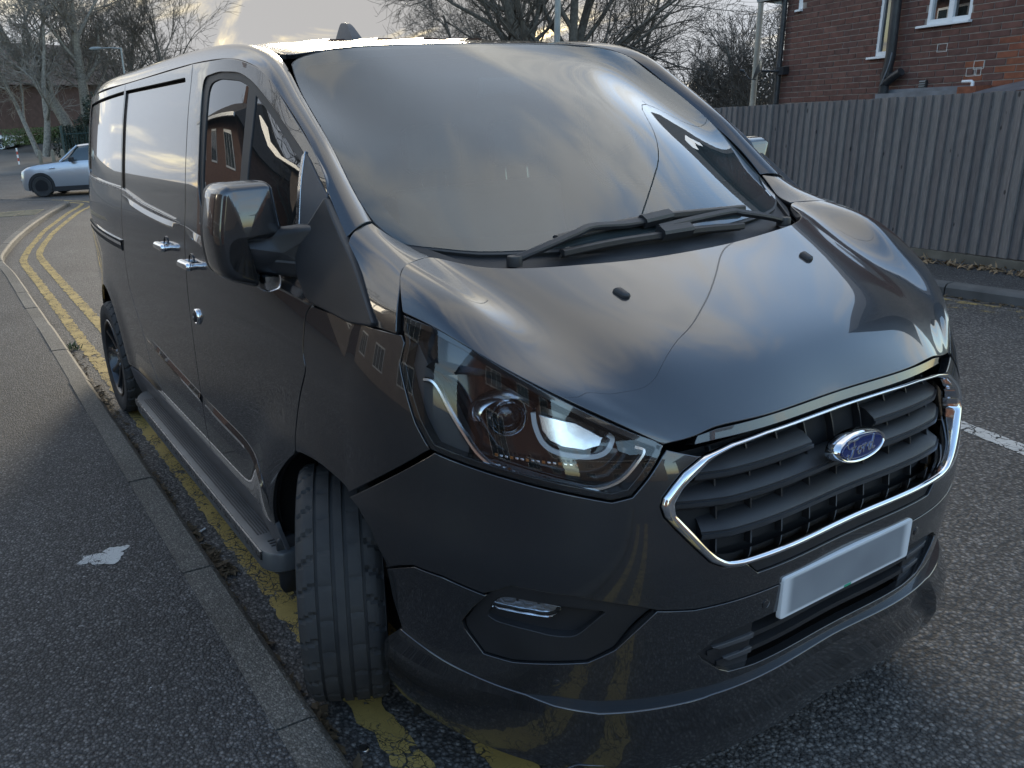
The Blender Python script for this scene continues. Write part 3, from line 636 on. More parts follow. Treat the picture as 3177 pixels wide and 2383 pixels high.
MT['slat']=simple('slat_rib',(.034,.036,.040),.30,var=.15,bump=.15,bscale=700)
for z,w in ((.905,.455),(.846,.50),(.774,.445)):
    if z>.9:
        for sg in (1,-1): bar('slat',.115*sg,w*sg,z,gr)
    else: bar('slat',-w,w,z,gr)
for s in np.linspace(-.4,.4,9):
    P,Nn,*_=chart_n(FR,np.array([(s,z) for z in np.linspace(.72,.965,8)])); sweep('upright',P-Nn*.045,[(-.002,.008),(.002,.008),(.002,-.008),(-.002,-.008)],MT['black'],gr,up=Nn)
# badge
bx=np.array([.950,0,.884]); bn=np.array([.985,0,.17]); bn/=np.linalg.norm(bn); bu=np.cross(bn,[0,1.,0]); bu=bu if bu[2]>0 else -bu
def bf(a,b,d): return tuple(bx+np.array([0,1.,0])*a+bu*b+bn*d)
el=lambda rx,ry,n=48: [(rx*math.cos(t),ry*math.sin(t)) for t in np.linspace(0,2*math.pi,n,endpoint=False)]
badge=pillow('badge',el(.088,.0355),bf,[(-.02,0),(.008,0),(.0125,.0035),(.012,.006),(.009,.008)],MT['chrome'],van)
pillow('field',el(.0785,.0270),bf,[(.007,0),(.0115,.0004),(.0122,.006)],MT['blue'],badge)
V=[];Fc=[]; n=64
for k,(r0,d) in enumerate(((.0755,.0118),(.0755,.0128),(.0743,.0128),(.0743,.0118))):
    V+= [bf((r0)*math.cos(t),(r0-.0517)*math.sin(t),d) for t in np.linspace(0,2*math.pi,n,endpoint=False)]
Fc=[(k*n+i,k*n+(i+1)%n,((k+1)%4)*n+(i+1)%n,((k+1)%4)*n+i) for k in range(4) for i in range(n)]
b=MB(); b.add(V,Fc); b.build('border_line',MT['chrome'],badge)
lt=MB()
def stroke(pts,w):
    P=smooth_pl(np.array(pts)*np.array([1.12,1.05]),6); m=len(P); T=np.gradient(P,axis=0); T/=np.linalg.norm(T,axis=1)[:,None]+1e-9; Nn=np.c_[-T[:,1],T[:,0]]
    ww=np.interp(np.linspace(0,1,m),np.linspace(0,1,len(w)),w)
    Vs=[]
    for d in (.0119,.0135):
        for sgn in (1,-1):
            for i in range(m): q=P[i]+Nn[i]*ww[i]*sgn; Vs.append(bf(q[0],q[1],d))
    Fs=[]
    for i in range(m-1):
        Fs+=[(2*m+i,2*m+i+1,3*m+i+1,3*m+i),(i,2*m+i,2*m+i+1,i+1),(m+i,m+i+1,3*m+i+1,3*m+i)]
    Fs+=[(0,m,3*m,2*m),(m-1,2*m-1,4*m-1,3*m-1)]
    lt.add(Vs,Fs)
stroke([(-.044,.003),(-.049,.009),(-.047,.016),(-.038,.0195),(-.028,.0185),(-.018,.0190),(-.008,.0222)],[.0011,.0018,.0020,.0022,.0020,.0022,.0008])
stroke([(-.027,.0175),(-.0285,.008),(-.0325,-.004),(-.038,-.0135),(-.045,-.0175),(-.051,-.0140),(-.0495,-.0085),(-.045,-.0095)],[.0012,.0018,.0022,.0022,.0020,.0019,.0016,.0008])
stroke([(-.040,.0015),(-.034,.0045),(-.028,.0030),(-.021,.0055)],[.0008,.0014,.0014,.0008])
stroke([(-.0105,.0022),(-.0165,-.0025),(-.0180,-.0090),(-.0145,-.0130),(-.0095,-.0100),(-.0070,-.0040),(-.0085,.0010),(-.0110,.0022),(-.004,.0012)],[.0014,.0020,.0021,.0016,.0015,.0018,.0016,.0012,.0008])
stroke([(-.001,.0012),(.0035,.0032),(.0035,.0000),(.0010,-.0075),(-.0005,-.0130)],[.0009,.0014,.0018,.0021,.0015])
stroke([(.0022,-.0045),(.0065,.0010),(.0105,.0036),(.0140,.0022)],[.0009,.0015,.0019,.0014])
stroke([(.0290,.0030),(.0225,.0018),(.0175,-.0045),(.0175,-.0110),(.0215,-.0128),(.0265,-.0085),(.0300,.0000)],[.0013,.0018,.0021,.0019,.0016,.0016,.0012])
stroke([(.0395,.0185),(.0355,.0090),(.0310,-.0030),(.0300,-.0105),(.0340,-.0125),(.0400,-.0085)],[.0015,.0020,.0021,.0018,.0014,.0008])
lt.build('lettering',MT['chrome'],badge,sharp=30)
# --- number plate (characters are not legible in the photograph)
def platemat():
    m,N,L,n,out=newmat('plate_face'); b=n('ShaderNodeBsdfPrincipled'); L.new(b.outputs[0],out.inputs[0]); tc=n('ShaderNodeTexCoord'); sp=n('ShaderNodeSeparateXYZ'); L.new(tc.outputs['Object'],sp.inputs[0])
    nz=n('ShaderNodeTexNoise'); nz.inputs['Scale'].default_value=9; nz.inputs['Detail'].default_value=1; L.new(tc.outputs['Object'],nz.inputs['Vector'])
    ay=n('ShaderNodeMath',operation='ABSOLUTE'); L.new(sp.outputs[1],ay.inputs[0])
    m1=n('ShaderNodeMapRange',interpolation_type='SMOOTHSTEP'); m1.inputs[1].default_value=.236; m1.inputs[2].default_value=.205; L.new(ay.outputs[0],m1.inputs[0])
    az=n('ShaderNodeMath',operation='SUBTRACT'); az.inputs[1].default_value=.580; L.new(sp.outputs[2],az.inputs[0]); aa=n('ShaderNodeMath',operation='ABSOLUTE'); L.new(az.outputs[0],aa.inputs[0])
    m2=n('ShaderNodeMapRange',interpolation_type='SMOOTHSTEP'); m2.inputs[1].default_value=.049; m2.inputs[2].default_value=.042; L.new(aa.outputs[0],m2.inputs[0])
    mu=n('ShaderNodeMath',operation='MULTIPLY'); L.new(m1.outputs[0],mu.inputs[0]); L.new(m2.outputs[0],mu.inputs[1])
    g=n('ShaderNodeMixRGB'); g.inputs[1].default_value=(.18,.19,.21,1); g.inputs[2].default_value=(.32,.34,.36,1); L.new(nz.outputs[0],g.inputs[0])
    c=n('ShaderNodeMixRGB'); c.inputs[1].default_value=(.74,.75,.76,1); L.new(mu.outputs[0],c.inputs[0]); L.new(g.outputs[0],c.inputs[2]); L.new(c.outputs[0],b.inputs['Base Color']); b.inputs['Roughness'].default_value=.28
    return m
pl=pillow('number_plate',rc([(-.247,-.0535),(.247,-.0535),(.247,.0535),(-.247,.0535)],.010),lambda a,b,d:(.965+d,a,.580+b),[(-.004,0),(.004,0),(.006,.0015)],platemat(),van)
mk=MB(); mk.box((.9712,-.012,.5290),(.9718,.014,.5345)); mk.build('green_mark',MT['green'],pl,False)
MT['brow']=simple('bright_silver',(.80,.82,.85),.22,1.0,var=.05)
# --- head lamps
brow_t=[(1.066,1.158),(.989,1.150),(.908,1.140),(.833,1.112),(.738,1.071),(.66,1.034),(.597,1.004),(.566,.980)]
brow_b=[(1.065,1.132),(1.009,1.122),(.955,1.127),(.885,1.122),(.806,1.085),(.712,1.047),(.636,1.013),(.582,.984)]
hl_top=[(1.150,1.20),(1.155,1.232),(1.05,1.219),(.957,1.192),(.809,1.124),(.679,1.060),(.587,1.015),(.546,.997),(.530,.984)]
hl=hl_rear[:-1]+hl_top+[(.541,.966),(.58,.924),(.615,.890),(.657,.882),(.733,.898),(.858,.923),(.96,.941),(1.037,.954)]
drl=[(1.071,1.104),(1.045,1.103),(1.022,1.085),(.997,1.051),(.962,1.005),(.930,.964),(.89,.939),(.822,.925),(.732,.911),(.681,.907),(.633,.922),(.593,.955),(.572,.978),(.590,.987)]
for sg in (1,-1):
    H=empty('head_lamp',parent=van); mm=lambda pts: [(s*sg,z) for s,z in pts]
    panel('lamp_lens',FR,mm(hl),MT['lens'],H,res=.025,gap=.005,rim=.004,edge=.003,off=.001)
    panel('lamp_seal',FR,mm(hl),MT['blackgloss'],H,holes=[mm(inset2(dens(hl,.01),.011))],res=.02,gap=.003,rim=.03,off=-.002)
    inner=inset2(dens(hl,.015),.008)
    panel('housing',FR,mm(inner),MT['blackgloss'],H,res=.025,gap=0,rim=0,off=-.075,offf=lambda uv: .03*np.exp(-((uv[:,1]-1.16)/.05)**2))
    # side walls of the housing
    P,Nn,*_=chart_n(FR,np.array(mm(inner))); n=len(P); b=MB(); V=np.vstack([P-Nn*.004,P-Nn*.078]); b.add(V,[(i,(i+1)%n,n+(i+1)%n,n+i) for i in range(n)]); b.build('housing_wall',MT['blackgloss'],H)
    # silver brow along the top edge
    bt=smooth_pl(brow_t,5); bb=smooth_pl(brow_b,5); P,Nn,*_=chart_n(FR,np.array(mm(bt))); Q,Mn,*_=chart_n(FR,np.array(mm(bb))); n=len(P)
    V=np.vstack([P-Nn*.066,P-Nn*.058,Q-Mn*.006,Q-Mn*.010]); b=MB(); b.add(V,[(k*n+i,k*n+i+1,(k+1)*n+i+1,(k+1)*n+i) for k in range(3) for i in range(n-1)]); b.build('silver_brow',MT['brow'],H,sharp=70)
    P,Nn,*_=chart_n(FR,np.array(mm(smooth_pl(drl,6)))); tb=MB(); tb.tube(P-Nn*.014,[.0068]*len(P),8); tb.build('trim_line',MT['brow'],H)
    # dark upper mask behind the brow and behind the outer edge
    panel('outer_mask',FR,mm([(1.13,1.19),(1.13,1.12),(1.105,1.072),(1.078,1.015),(1.035,.968),(.965,.953),(.955,.985),(1.0,1.06),(1.03,1.10),(1.066,1.125)]),MT['greyplastic'],H,res=.03,gap=0,rim=.03,off=-.030)
    # projector
    p,nn,*_=chart_n(FR,np.array([(.862*sg,1.042)])); p=p[0]-nn[0]*.048; ax=np.array([.97,-.10*sg*0,-.02]); ax=np.array([.90,-.42*sg,-.03]); ax/=np.linalg.norm(ax); t=np.cross([0,0,1.],ax); t/=np.linalg.norm(t); up=np.cross(ax,t)
    def pf(a,b,d): return tuple(p+t*a+up*b+ax*d)
    pillow('projector_lens',el(.033,.033,32),pf,[(-.02,0),(.008,0),(.016,.006),(.021,.014),(.023,.024)],MT['lens'],H)
    pillow('projector_core',el(.031,.031,32),pf,[(-.03,0),(-.004,0),(.004,.010),(.008,.018)],MT['blackgloss'],H)
    b=MB(); V=[]
    for r,d in ((.0345,-.02),(.0345,.010),(.0375,.013),(.042,.004),(.046,-.02)):
        V+=[pf(r*math.cos(q),r*math.sin(q),d) for q in np.linspace(0,2*math.pi,32,endpoint=False)]
    b.add(V,[(k*32+i,k*32+(i+1)%32,(k+1)*32+(i+1)%32,(k+1)*32+i) for k in range(4) for i in range(32)]); b.build('projector_ring',MT['chrome'],H,sharp=60)
    b=MB(); V=[]
    for r,d in ((.044,-.03),(.047,.006),(.058,-.004),(.062,-.03)):
        V+=[pf(r*1.25*math.cos(q),r*.85*math.sin(q)+.004,d) for q in np.linspace(math.radians(20),math.radians(190),24)]
    b.add(V,[(k*24+i,k*24+i+1,(k+1)*24+i+1,(k+1)*24+i) for k in range(3) for i in range(23)]); b.build('projector_shroud',MT['clearplastic'],H,sharp=60)
    # inner reflector with light guide
    hook=[(.796,1.058),(.793,1.030),(.780,.998),(.750,.980),(.690,.972),(.652,.980),(.632,1.003),(.640,1.012)]
    P,Nn,*_=chart_n(FR,np.array(mm(smooth_pl(hook,6)))); lg=sweep('light_guide',P-Nn*.028,[(-.004,.009),(.006,.009),(.006,-.007),(-.004,-.009)],MT['white'],H,up=Nn)
    rf=[(.785,1.052),(.780,1.02),(.765,1.0),(.740,.989),(.69,.982),(.655,.990),(.642,1.006),(.70,1.035)]
    panel('reflector',FR,mm(rf),MT['clearplastic'],H,res=.012,gap=0,rim=.012,off=-.044,offf=lambda uv: .005*np.sin(uv[:,0]*170)*np.sin(uv[:,1]*150))
    for k in range(16):
        s0=.905-.0125*k; panel('led_cell',FR,mm([(s0,.962-.0006*k),(s0-.008,.9612-.0006*k),(s0-.008,.955-.0006*k),(s0,.956-.0006*k)]),MT['clearplastic'] if k%3 else MT['amber'],H,res=.02,gap=0,rim=0.003,off=-.05)
# --- windscreen, cowl, wipers
glass_poly=rc([(.13,-.79),(.30,-.80),(.54,-.80),(.83,-.80),(1.165,-.80),(1.165,0),(1.165,.80),(.83,.80),(.54,.80),(.27,.80),(.13,.79),(.10,.6),(.085,.3),(.08,0),(.085,-.3),(.10,-.6)],[.02,0,0,0,.07,0,.07,0,0,0,.02,0,0,0,0,0])
frit_in=rc([(.30,-.722),(.83,-.742),(1.09,-.735),(1.10,0),(1.09,.735),(.83,.742),(.30,.722),(.215,.718),(.178,.66),(.160,.5),(.150,0),(.160,-.5),(.178,-.66),(.215,-.718)],[.05,.0,.05,.0,.05,0,.05,.05,.05,0,0,0,.05,.05])
wsn=panel('windscreen',WS,glass_poly,MT['ws'],van,res=.04,gap=.002,rim=0,off=.0)
panel('frit_border',WS,glass_poly,MT['frit'],wsn,holes=[frit_in],res=.03,gap=.002,rim=0,off=-.004)
panel('windscreen_seal',WS,inset2(dens(glass_poly,.02),-.008),MT['seal'],wsn,holes=[inset2(dens(glass_poly,.02),.002)],res=.03,gap=0,rim=.01,off=-.002)
panel('cowl',WS,[(0.0,-.80),(.135,-.80),(.11,-.6),(.09,-.3),(.085,0),(.09,.3),(.11,.6),(.135,.80),(0,.80)],MT['black'],van,res=.04,gap=0,rim=.01,off=-.012)
for sg in (1,-1): panel('cowl_corner',WS,[(.02,.66*sg),(.20,.795*sg),(.13,.80*sg),(0,.80*sg)],MT['black'],van,res=.02,gap=0,rim=.01,off=-.002)
panel('tax_label',WS,[(.145,-.655),(.185,-.668),(.185,-.690),(.145,-.677)],MT['white'],wsn,res=.02,gap=0,rim=0,off=.0016)
def wpt(u,v,h): P,Nn,*_=chart_n(WS,np.array([(u,v)])); return P[0]+Nn[0]*h
def wiper(armpts,bladepts,joint):
    w=empty('wiper',parent=van)
    A=np.array([wpt(u,v,h) for u,v,h in armpts]); A=smooth_pl(A,5); Nn=np.tile(chart_n(WS,np.array([armpts[2][:2]]))[1][0],(len(A),1))
    wd=np.linspace(1.5,.8,len(A)); 
    sweep('wiper_arm',A,[(-.010,-.006),(-.010,.004),(-.006,.008),(.006,.008),(.010,.004),(.010,-.006)],MT['black'],w,up=Nn)
    B=np.array([wpt(u,v,.013) for u,v in bladepts]); B=smooth_pl(B,6); Nb=np.tile(Nn[0],(len(B),1))
    sweep('wiper_blade',B,[(-.013,-.003),(-.010,.006),(-.002,.011),(.004,.011),(.011,.002),(.011,-.003)],MT['black'],w,up=Nb)
    sweep('wiper_rubber',B-Nb*.010,[(-.003,-.004),(-.003,.008),(.003,.008),(.003,-.004)],MT['rubber'],w,up=Nb)
    J=np.array([wpt(u,v,h) for u,v,h in joint]); 
    sweep('blade_clip',J,[(-.017,-.010),(-.017,.010),(-.010,.016),(.010,.016),(.017,.010),(.017,-.010)],MT['black'],w,up=np.tile(Nn[0],(len(J),1)))
    b=MB(); c=A[0]; b.lathe([(.001,.0),(.018,0.0),(.020,-.006),(.020,-.025)],16,'z',tuple(c+np.array([0,0,.01]))); b.build('wiper_pivot',MT['black'],w)
wiper([(.045,.545,.012),(.068,.455,.028),(.103,.325,.034),(.125,.245,.030),(.126,.12,.022),(.132,.0,.020)],[(.112,.372),(.137,.14),(.144,-.037),(.135,-.198),(.122,-.39)],[(.131,.055,.018),(.140,-.055,.018)])
wiper([(.030,-.535,.012),(.060,-.43,.026),(.092,-.325,.030),(.103,-.28,.030),(.105,-.10,.022),(.098,.02,.020)],[(.058,.40),(.074,.207),(.076,.01),(.071,-.139),(.056,-.31)],[(.079,.03,.018),(.079,-.085,.018)])
# --- mirrors
mo=rc([(-1.083,1.507),(-.938,1.508),(-.918,1.372),(-.931,1.350),(-.990,1.225),(-1.097,1.257),(-1.111,1.365)],[.035,.030,.015,.03,.02,.04,.06],n=7)
mo=dens(mo,.008); MX=-.165
for sg in (1,-1):
    mr=empty('door_mirror',parent=van)
    fx=lambda a,b,d,sg=sg: (MX+d-.06*(abs(a)-1.0),a*sg,b)
    cap=rc([(-1.083,1.507),(-.938,1.508),(-.918,1.372),(-.931,1.350),(-1.056,1.346),(-1.060,1.300),(-1.025,1.276),(-.990,1.262),(-1.000,1.222),(-1.097,1.257),(-1.111,1.365)],[.035,.030,.015,.02,.012,.02,.02,.008,.012,.04,.06],n=6)
    cap=dens(cap,.006)
    pillow('mirror_cap',cap,fx,[(-.09,.004),(-.06,0),(.012,0),(.036,.004),(.050,.012),(.055,.021)],MT['paint'],mr,sharp=70)
    pillow('mirror_back',inset2(mo,.003),fx,[(-.11,.008),(-.105,.0),(-.05,.0),(.0,.004)],MT['black'],mr)
    pillow('mirror_glass',inset2(mo,.016),fx,[(-.1125,0),(-.1105,0)],MT['blackgloss'],mr)
    fa=lambda a,b,d,sg=sg: (MX+.16*sstep(.98,.86,abs(a))+d,a*sg,b)
    arm=rc([(-1.054,1.352),(-.93,1.380),(-.880,1.395),(-.845,1.380),(-.845,1.255),(-.880,1.245),(-.985,1.258),(-1.03,1.280),(-1.056,1.312)],[.01,.01,.02,.01,.01,.02,.02,.03,.02],n=5)
    pillow('mirror_arm',dens(arm,.008),fa,[(-.05,.004),(-.04,0),(.012,0),(.028,.006),(.034,.014)],MT['black'],mr,sharp=60)
    sweep('arm_groove',[fa(-q,1.298-.05*(1.02-q),.0352) for q in np.linspace(1.01,.87,14)],[(-.002,.003),(.002,.003),(.002,-.003),(-.002,-.003)],MT['greyplastic'],mr)
    ind=rc([(-.988,1.258),(-.935,1.252),(-.942,1.214),(-.984,1.208)],.012)
    pillow('indicator',ind,fx,[(-.03,.0),(.030,.0),(.040,.005)],MT['clearplastic'],mr)
    pillow('indicator_lens',inset2(np.array(ind),-.002),fx,[(-.03,0),(.036,0),(.046,.005)],MT['lens'],mr)
    Cm=(lambda x,z,sg=sg: SD(x,z)*np.array([1,sg,1]))
    sail=rc([(.014,1.462),(-.075,1.326),(-.045,1.262),(.022,1.204),(.06,1.196),(.233,1.180),(.335,1.188),(.340,1.200),(.215,1.300),(.13,1.365)],[.01,.03,.03,.03,.02,.02,.015,.015,.02,.02])
    panel('mirror_base',Cm,sail,MT['black'],mr,res=.02,gap=0,rim=.03,edge=.006,off=.012,offf=lambda uv: .022*np.exp(-((uv[:,0]-.02)/.11)**2-((uv[:,1]-1.32)/.10)**2))
    tri=rc([(-.142,1.572),(-.115,1.556),(.012,1.462),(-.072,1.318),(-.098,1.318)],.008)
    panel('mirror_triangle',Cm,tri,MT['greyplastic'],mr,res=.03,gap=0,rim=.02,off=.004)
    panel('glass_run',Cm,[(-.150,1.560),(-.138,1.574),(-.092,1.318),(-.112,1.318)],MT['satin'],mr,res=.03,gap=0,rim=.01,off=.006)
# --- belt ledge, creases, handles, lock
def side_sweep(name,pts,sec,mat,parent=van,off=0.0,n=6):
    Q=smooth_pl(pts,n); P,Nn,*_=chart_n(SD,Q)
    m=len(P)
    for sg in (1,-1):
        A=P*[1,sg,1]; B=Nn*[1,sg,1]; k=len(sec); V=[]; up=np.array([0,0,1.])
        for i in range(m):
            tp=min(1,i/4,(m-1-i)/4) if m>10 else 1
            for a,b in sec: V.append(A[i]+B[i]*(a*tp if a>0 else a)+up*b)
        Fc=[(i*k+j,i*k+(j+1)%k,(i+1)*k+(j+1)%k,(i+1)*k+j) for i in range(m-1) for j in range(k)]+[tuple(range(k)),tuple(range((m-1)*k,m*k))]
        bb=MB(); bb.add(V,Fc); bb.build(name,mat,parent,True,30)
side_sweep('belt_ledge',[(-1.055,1.296),(-.76,1.268),(-.40,1.242),(-.05,1.216),(.040,1.203)],[(-.01,.010),(.001,.008),(.011,-.016),(-.004,-.040)],MT['paint'])
side_sweep('belt_ledge',[(-2.192,1.352),(-1.76,1.318),(-1.40,1.302),(-1.066,1.297)],[(-.01,.008),(.001,.007),(.009,-.012),(-.004,-.034)],MT['paint'])
side_sweep('belt_trim',[(-3.52,1.402),(-2.9,1.395),(-2.195,1.378),(-1.761,1.336),(-1.13,1.305)],[(-.006,.007),(.004,.006),(.005,-.004),(-.006,-.007)],MT['satin'])
side_sweep('side_crease',[(-1.97,.697),(-1.55,.665),(-1.11,.637),(-1.064,.634)],[(-.01,.010),(.001,.009),(.010,-.009),(.006,-.020),(-.004,-.045)],MT['paint'])
side_sweep('side_crease',[(-1.056,.633),(-.80,.622),(-.569,.611),(-.45,.588),(-.385,.555),(-.345,.505)],[(-.01,.010),(.001,.009),(.010,-.009),(.006,-.020),(-.004,-.045)],MT['paint'])
for (x0,z0) in ((-1.335,1.200),(-.975,1.172)):
    for sg in (1,-1):
        hd=empty('door_handle',parent=van); y0=float(F(x0,z0))
        fn=lambda a,b,d: (x0+a,-(y0+d)*sg,z0+b)
        pillow('handle_cup',el(.040,.040,24),fn,[(-.004,0),(.0015,0),(.0015,.004),(-.012,.012)],MT['blackgloss'],hd)
        gripo=rc([(-.068,-.012),(.068,-.014),(.072,.004),(.060,.017),(-.055,.017),(-.072,.004)],.012)
        pillow('handle_grip',gripo,fn,[(.016,.002),(.022,0),(.034,.0),(.040,.005),(.041,.009)],MT['chrome'],hd)
        for aa in (-.062,.062): pillow('handle_foot',[(p+aa,q) for p,q in el(.010,.012,12)],fn,[(-.005,0),(.02,0)],MT['chrome'],hd)
for sg in (1,-1):
    x0,z0=-.953,.979; y0=float(F(x0,z0)); fn=lambda a,b,d: (x0+a,-(y0+d)*sg,z0+b)
    lk=pillow('security_lock',el(.030,.030,28),fn,[(-.002,0),(.007,0),(.011,.004),(.011,.006),(.008,.008)],MT['chrome'],van)
    pillow('lock_core',el(.021,.021,24),fn,[(.004,0),(.014,.001),(.017,.006)],MT['black'],lk); pillow('key_slot',el(.006,.006,12),fn,[(.014,0),(.0185,.001)],MT['satin'],lk)
MT['step']=simple('step_grey',(.12,.125,.13),.38,.4,var=.15,bump=.2,bscale=300)
# --- running boards
for sg in (1,-1):
    st=empty('side_step',parent=van); x0,x1=-2.33,-.30
    so=dens(rc([(x0,-.86),(x1,-.86),(x1,-.955),(x1-.05,-1.002),(x0+.09,-1.002),(x0,-.945)],[.0,.0,.05,.06,.08,.06]),.02)
    fz=lambda a,b,d: (a,b*sg,.262+d)
    pillow('tread_board',so,fz,[(-.045,.012),(-.035,0),(.022,0),(.030,.004),(.031,.008)],MT['step'],st,sharp=35)
    for k in range(9):
        yy=-.885-.0105*k; b=MB(); b.box((x0+.16,min(yy*sg,(yy-.004)*sg),.2925),(x1-.17,max(yy*sg,(yy-.004)*sg),.2955)); b.build('grip_rib',MT['black'],st,False)
    for k in range(3):
        xx=x1-.075-.018*k; b=MB(); b.box((xx,min(-.89*sg,-.96*sg),.2925),(xx+.006,max(-.89*sg,-.96*sg),.2957)); b.build('grip_slot',MT['black'],st,False)
    P=np.array([(x,-1.003*sg,.276) for x in np.linspace(x0+.10,x1-.06,20)]); sweep('edge_trim',P,[(-.003*sg,.016),(.003*sg,.016),(.004*sg,0),(.003*sg,-.016),(-.003*sg,-.016)],MT['satin'],st)
    for xx in (-1.95,-1.3,-.65): b=MB(); b.box((xx,min(-.7*sg,-.9*sg),.23),(xx+.05,max(-.7*sg,-.9*sg),.25)); b.build('bracket',MT['shell'],st,False)
    b=MB(); mf=rc([(-.955,.335),(-.80,.335),(-.80,.125),(-.94,.125),(-.955,.15)],.02)
    pillow('mud_flap',mf,lambda a,b_,d: (-.335+d-.12*(.335-b_)*0+.0,a*sg,b_),[(-.006,0),(.004,0),(.006,.002)],MT['black'],van)
# --- wheels
def tyre_mesh(R=.345,wd=.225,rim=.228,seg=240):
    ys=np.array([-.1125,-.108,-.100,-.094,-.0935,-.086,-.075,-.066,-.0655,-.058,-.0575,-.040,-.0225,-.022,-.012,-.0115,0,.0115,.012,.022,.0225,.040,.0575,.058,.0655,.066,.075,.086,.0935,.094,.100,.108,.1125])
    gro=lambda y: (.058<=abs(y)<=.0655) or (.012<=abs(y)<=.022)
    V=[];Fc=[]
    prof=[(rim,-.095),(rim+.012,-.104),(.275,-.1155),(.305,-.117),(.325,-.114)]
    rr=[]
    for r,y in prof: rr.append((r,y,0))
    for y in ys: rr.append((R-.016*max(0,(abs(y)-.085)/.0275)**2-.004*(abs(y)/.11)**2-(.0075 if gro(y) else 0),y,1))
    for r,y in prof[::-1]: rr.append((r,-y,0))
    m=len(rr)
    for (r,y,t) in rr:
        for k in range(seg):
            a=2*math.pi*k/seg; q=r
            if t:
                ay=abs(y); sh=int(round((ay-.06)*70)) if ay>.066 else int(round((y)*220))
                per=8 if ay>.066 else 10
                if ay>.067 and ay<.1085 and (k+sh+(0 if y>0 else 4))%per==0: q-=.010
                if .024<ay<.056 and (k+sh)%per in (0,) and ay>.034: q-=.006
            V.append((q*math.cos(a),y,q*math.sin(a)))
    Fc=[(i*seg+k,i*seg+(k+1)%seg,(i+1)*seg+(k+1)%seg,(i+1)*seg+k) for i in range(m-1) for k in range(seg)]
    b=MB(); b.add(V,Fc); return b
def rim_builder():
    b=MB(); b.lathe([(.228,-.100),(.236,-.108),(.232,-.112),(.222,-.108),(.214,-.09),(.205,-.02),(.200,.09)],64,'y')
    b.lathe([(.001,-.078),(.030,-.080),(.034,-.074),(.062,-.070),(.066,-.05)],32,'y')
    for k in range(10):
        a0=2*math.pi*(k//2)/5+(.16 if k%2 else -.16)+.3; a1=2*math.pi*(k//2)/5+(.30 if k%2 else -.30)+.3
        p0=np.array([.05*math.cos(a0),0,.05*math.sin(a0)]); p1=np.array([.222*math.cos(a1),0,.222*math.sin(a1)]); d=p1-p0; d/=np.linalg.norm(d); t=np.array([-d[2],0,d[0]])
        V=[]
        for q,wd,y in ((p0,.017,-.072),(p0*.4+p1*.6,.011,-.086),(p1,.013,-.102)):
            for s,dy in ((-1,.004),(-.55,-.0),(.55,-.0),(1,.004),(1,.03),(-1,.03)): V.append(q+t*wd*s+np.array([0,y+dy,0]))
        b.add(V,[(i*6+j,i*6+(j+1)%6,(i+1)*6+(j+1)%6,(i+1)*6+j) for i in range(2) for j in range(6)])
    return b
tyreM=tyre_mesh().build('tyre',MT['rubber'],None,True,30); rimM=rim_builder().build('rim',MT['rim'],None,True,35)
db=MB(); db.lathe([(.001,-.03),(.165,-.03),(.165,.0),(.001,.0)],40,'y'); discM=db.build('brake_disc',MT['satin'],None,True,30)
nutb=MB()
nutb.lathe([(.001,-.012),(.010,-.012),(.011,.0)],6,'y',(0,-.072,0))
nutM=nutb.build('wheel_nut',MT['satin'],None,False)
capb=MB(); capb.lathe([(.001,-.006),(.022,-.005),(.027,0)],24,'y',(0,-.078,0)); capM=capb.build('hub_cap',MT['rim'],None)
protos=[tyreM,rimM,discM,nutM,capM]
for (x,y,st) in ((.0,-.868,-26.5),(.0,.868,-26.5),(AR[0],-.862,0),(AR[0],.862,0)):
    w=empty('wheel',(x,y,.343),math.radians(st)+(math.pi if y>0 else 0),parent=van)
    for p in protos:
        for k in range(5 if p is nutM else 1):
            a=2*math.pi*k/5; inst(p,p.name.split('.')[0],(.048*math.cos(a),0,.048*math.sin(a)) if p is nutM else (0,0,0),parent=w)
for p in protos: bpy.data.objects.remove(p)
# wheel houses
for (ax,az),sg in ((AF,1),(AF,-1),(AR,1),(AR,-1)):
    b=MB(); n=30; V=[]
    for y in (.50,.90): V+=[(ax+.46*math.cos(t),-y*sg,az+.02+.46*math.sin(t)) for t in np.linspace(math.radians(-25),math.radians(205),n)]
    b.add(V,[(i,i+1,n+i+1,n+i) for i in range(n-1)]); b.add(V[:n]+[(ax,-.50*sg,az)],[(i,i+1,n) for i in range(n-1)]); b.build('wheel_house',MT['shell'],van)
# inner dark shells behind the gaps
sh=empty('inner_shell',parent=van)
panel('side_shell',SD,np.vstack([[(-3.9,1.78),(-3.5,1.85),(SEAM,1.86)],door_top[1:],[(.03,1.3),(-.05,.80)],rearArc[::-1],[(AR[0]+.43,.35)],archR[2:-2],[(AR[0]-.43,.35),(-3.9,.4)]]),MT['shell'],sh,holes=[inset2(dens(win,.03),-.02)],res=.09,gap=0,rim=0,off=-.026,mirror=True)
panel('wing_shell',FR,FRm([(.08,1.19),(0.0,1.0),(-.03,.80)]+[tuple(p) for p in archF if -.02<p[0]<.27])+[(1.349,.78),(1.10,.93),(1.20,1.18)],MT['shell'],sh,res=.06,gap=0,rim=0,off=-.026,mirror=True)
panel('nose_shell',FR,both([(0,.36),(1.16,.36),(1.17,.60),(1.32,.735),(1.05,.93),(.96,.92),(.70,.87),(.60,.86),(.52,.96),(0,.985)]),MT['shell'],sh,res=.06,gap=0,rim=0,off=-.07)
panel('bonnet_shell',HOOD,[(0,-.97),(.55,-.97),(.55,.97),(0,.97)],MT['shell'],sh,res=.06,gap=0,rim=0,off=-.03)
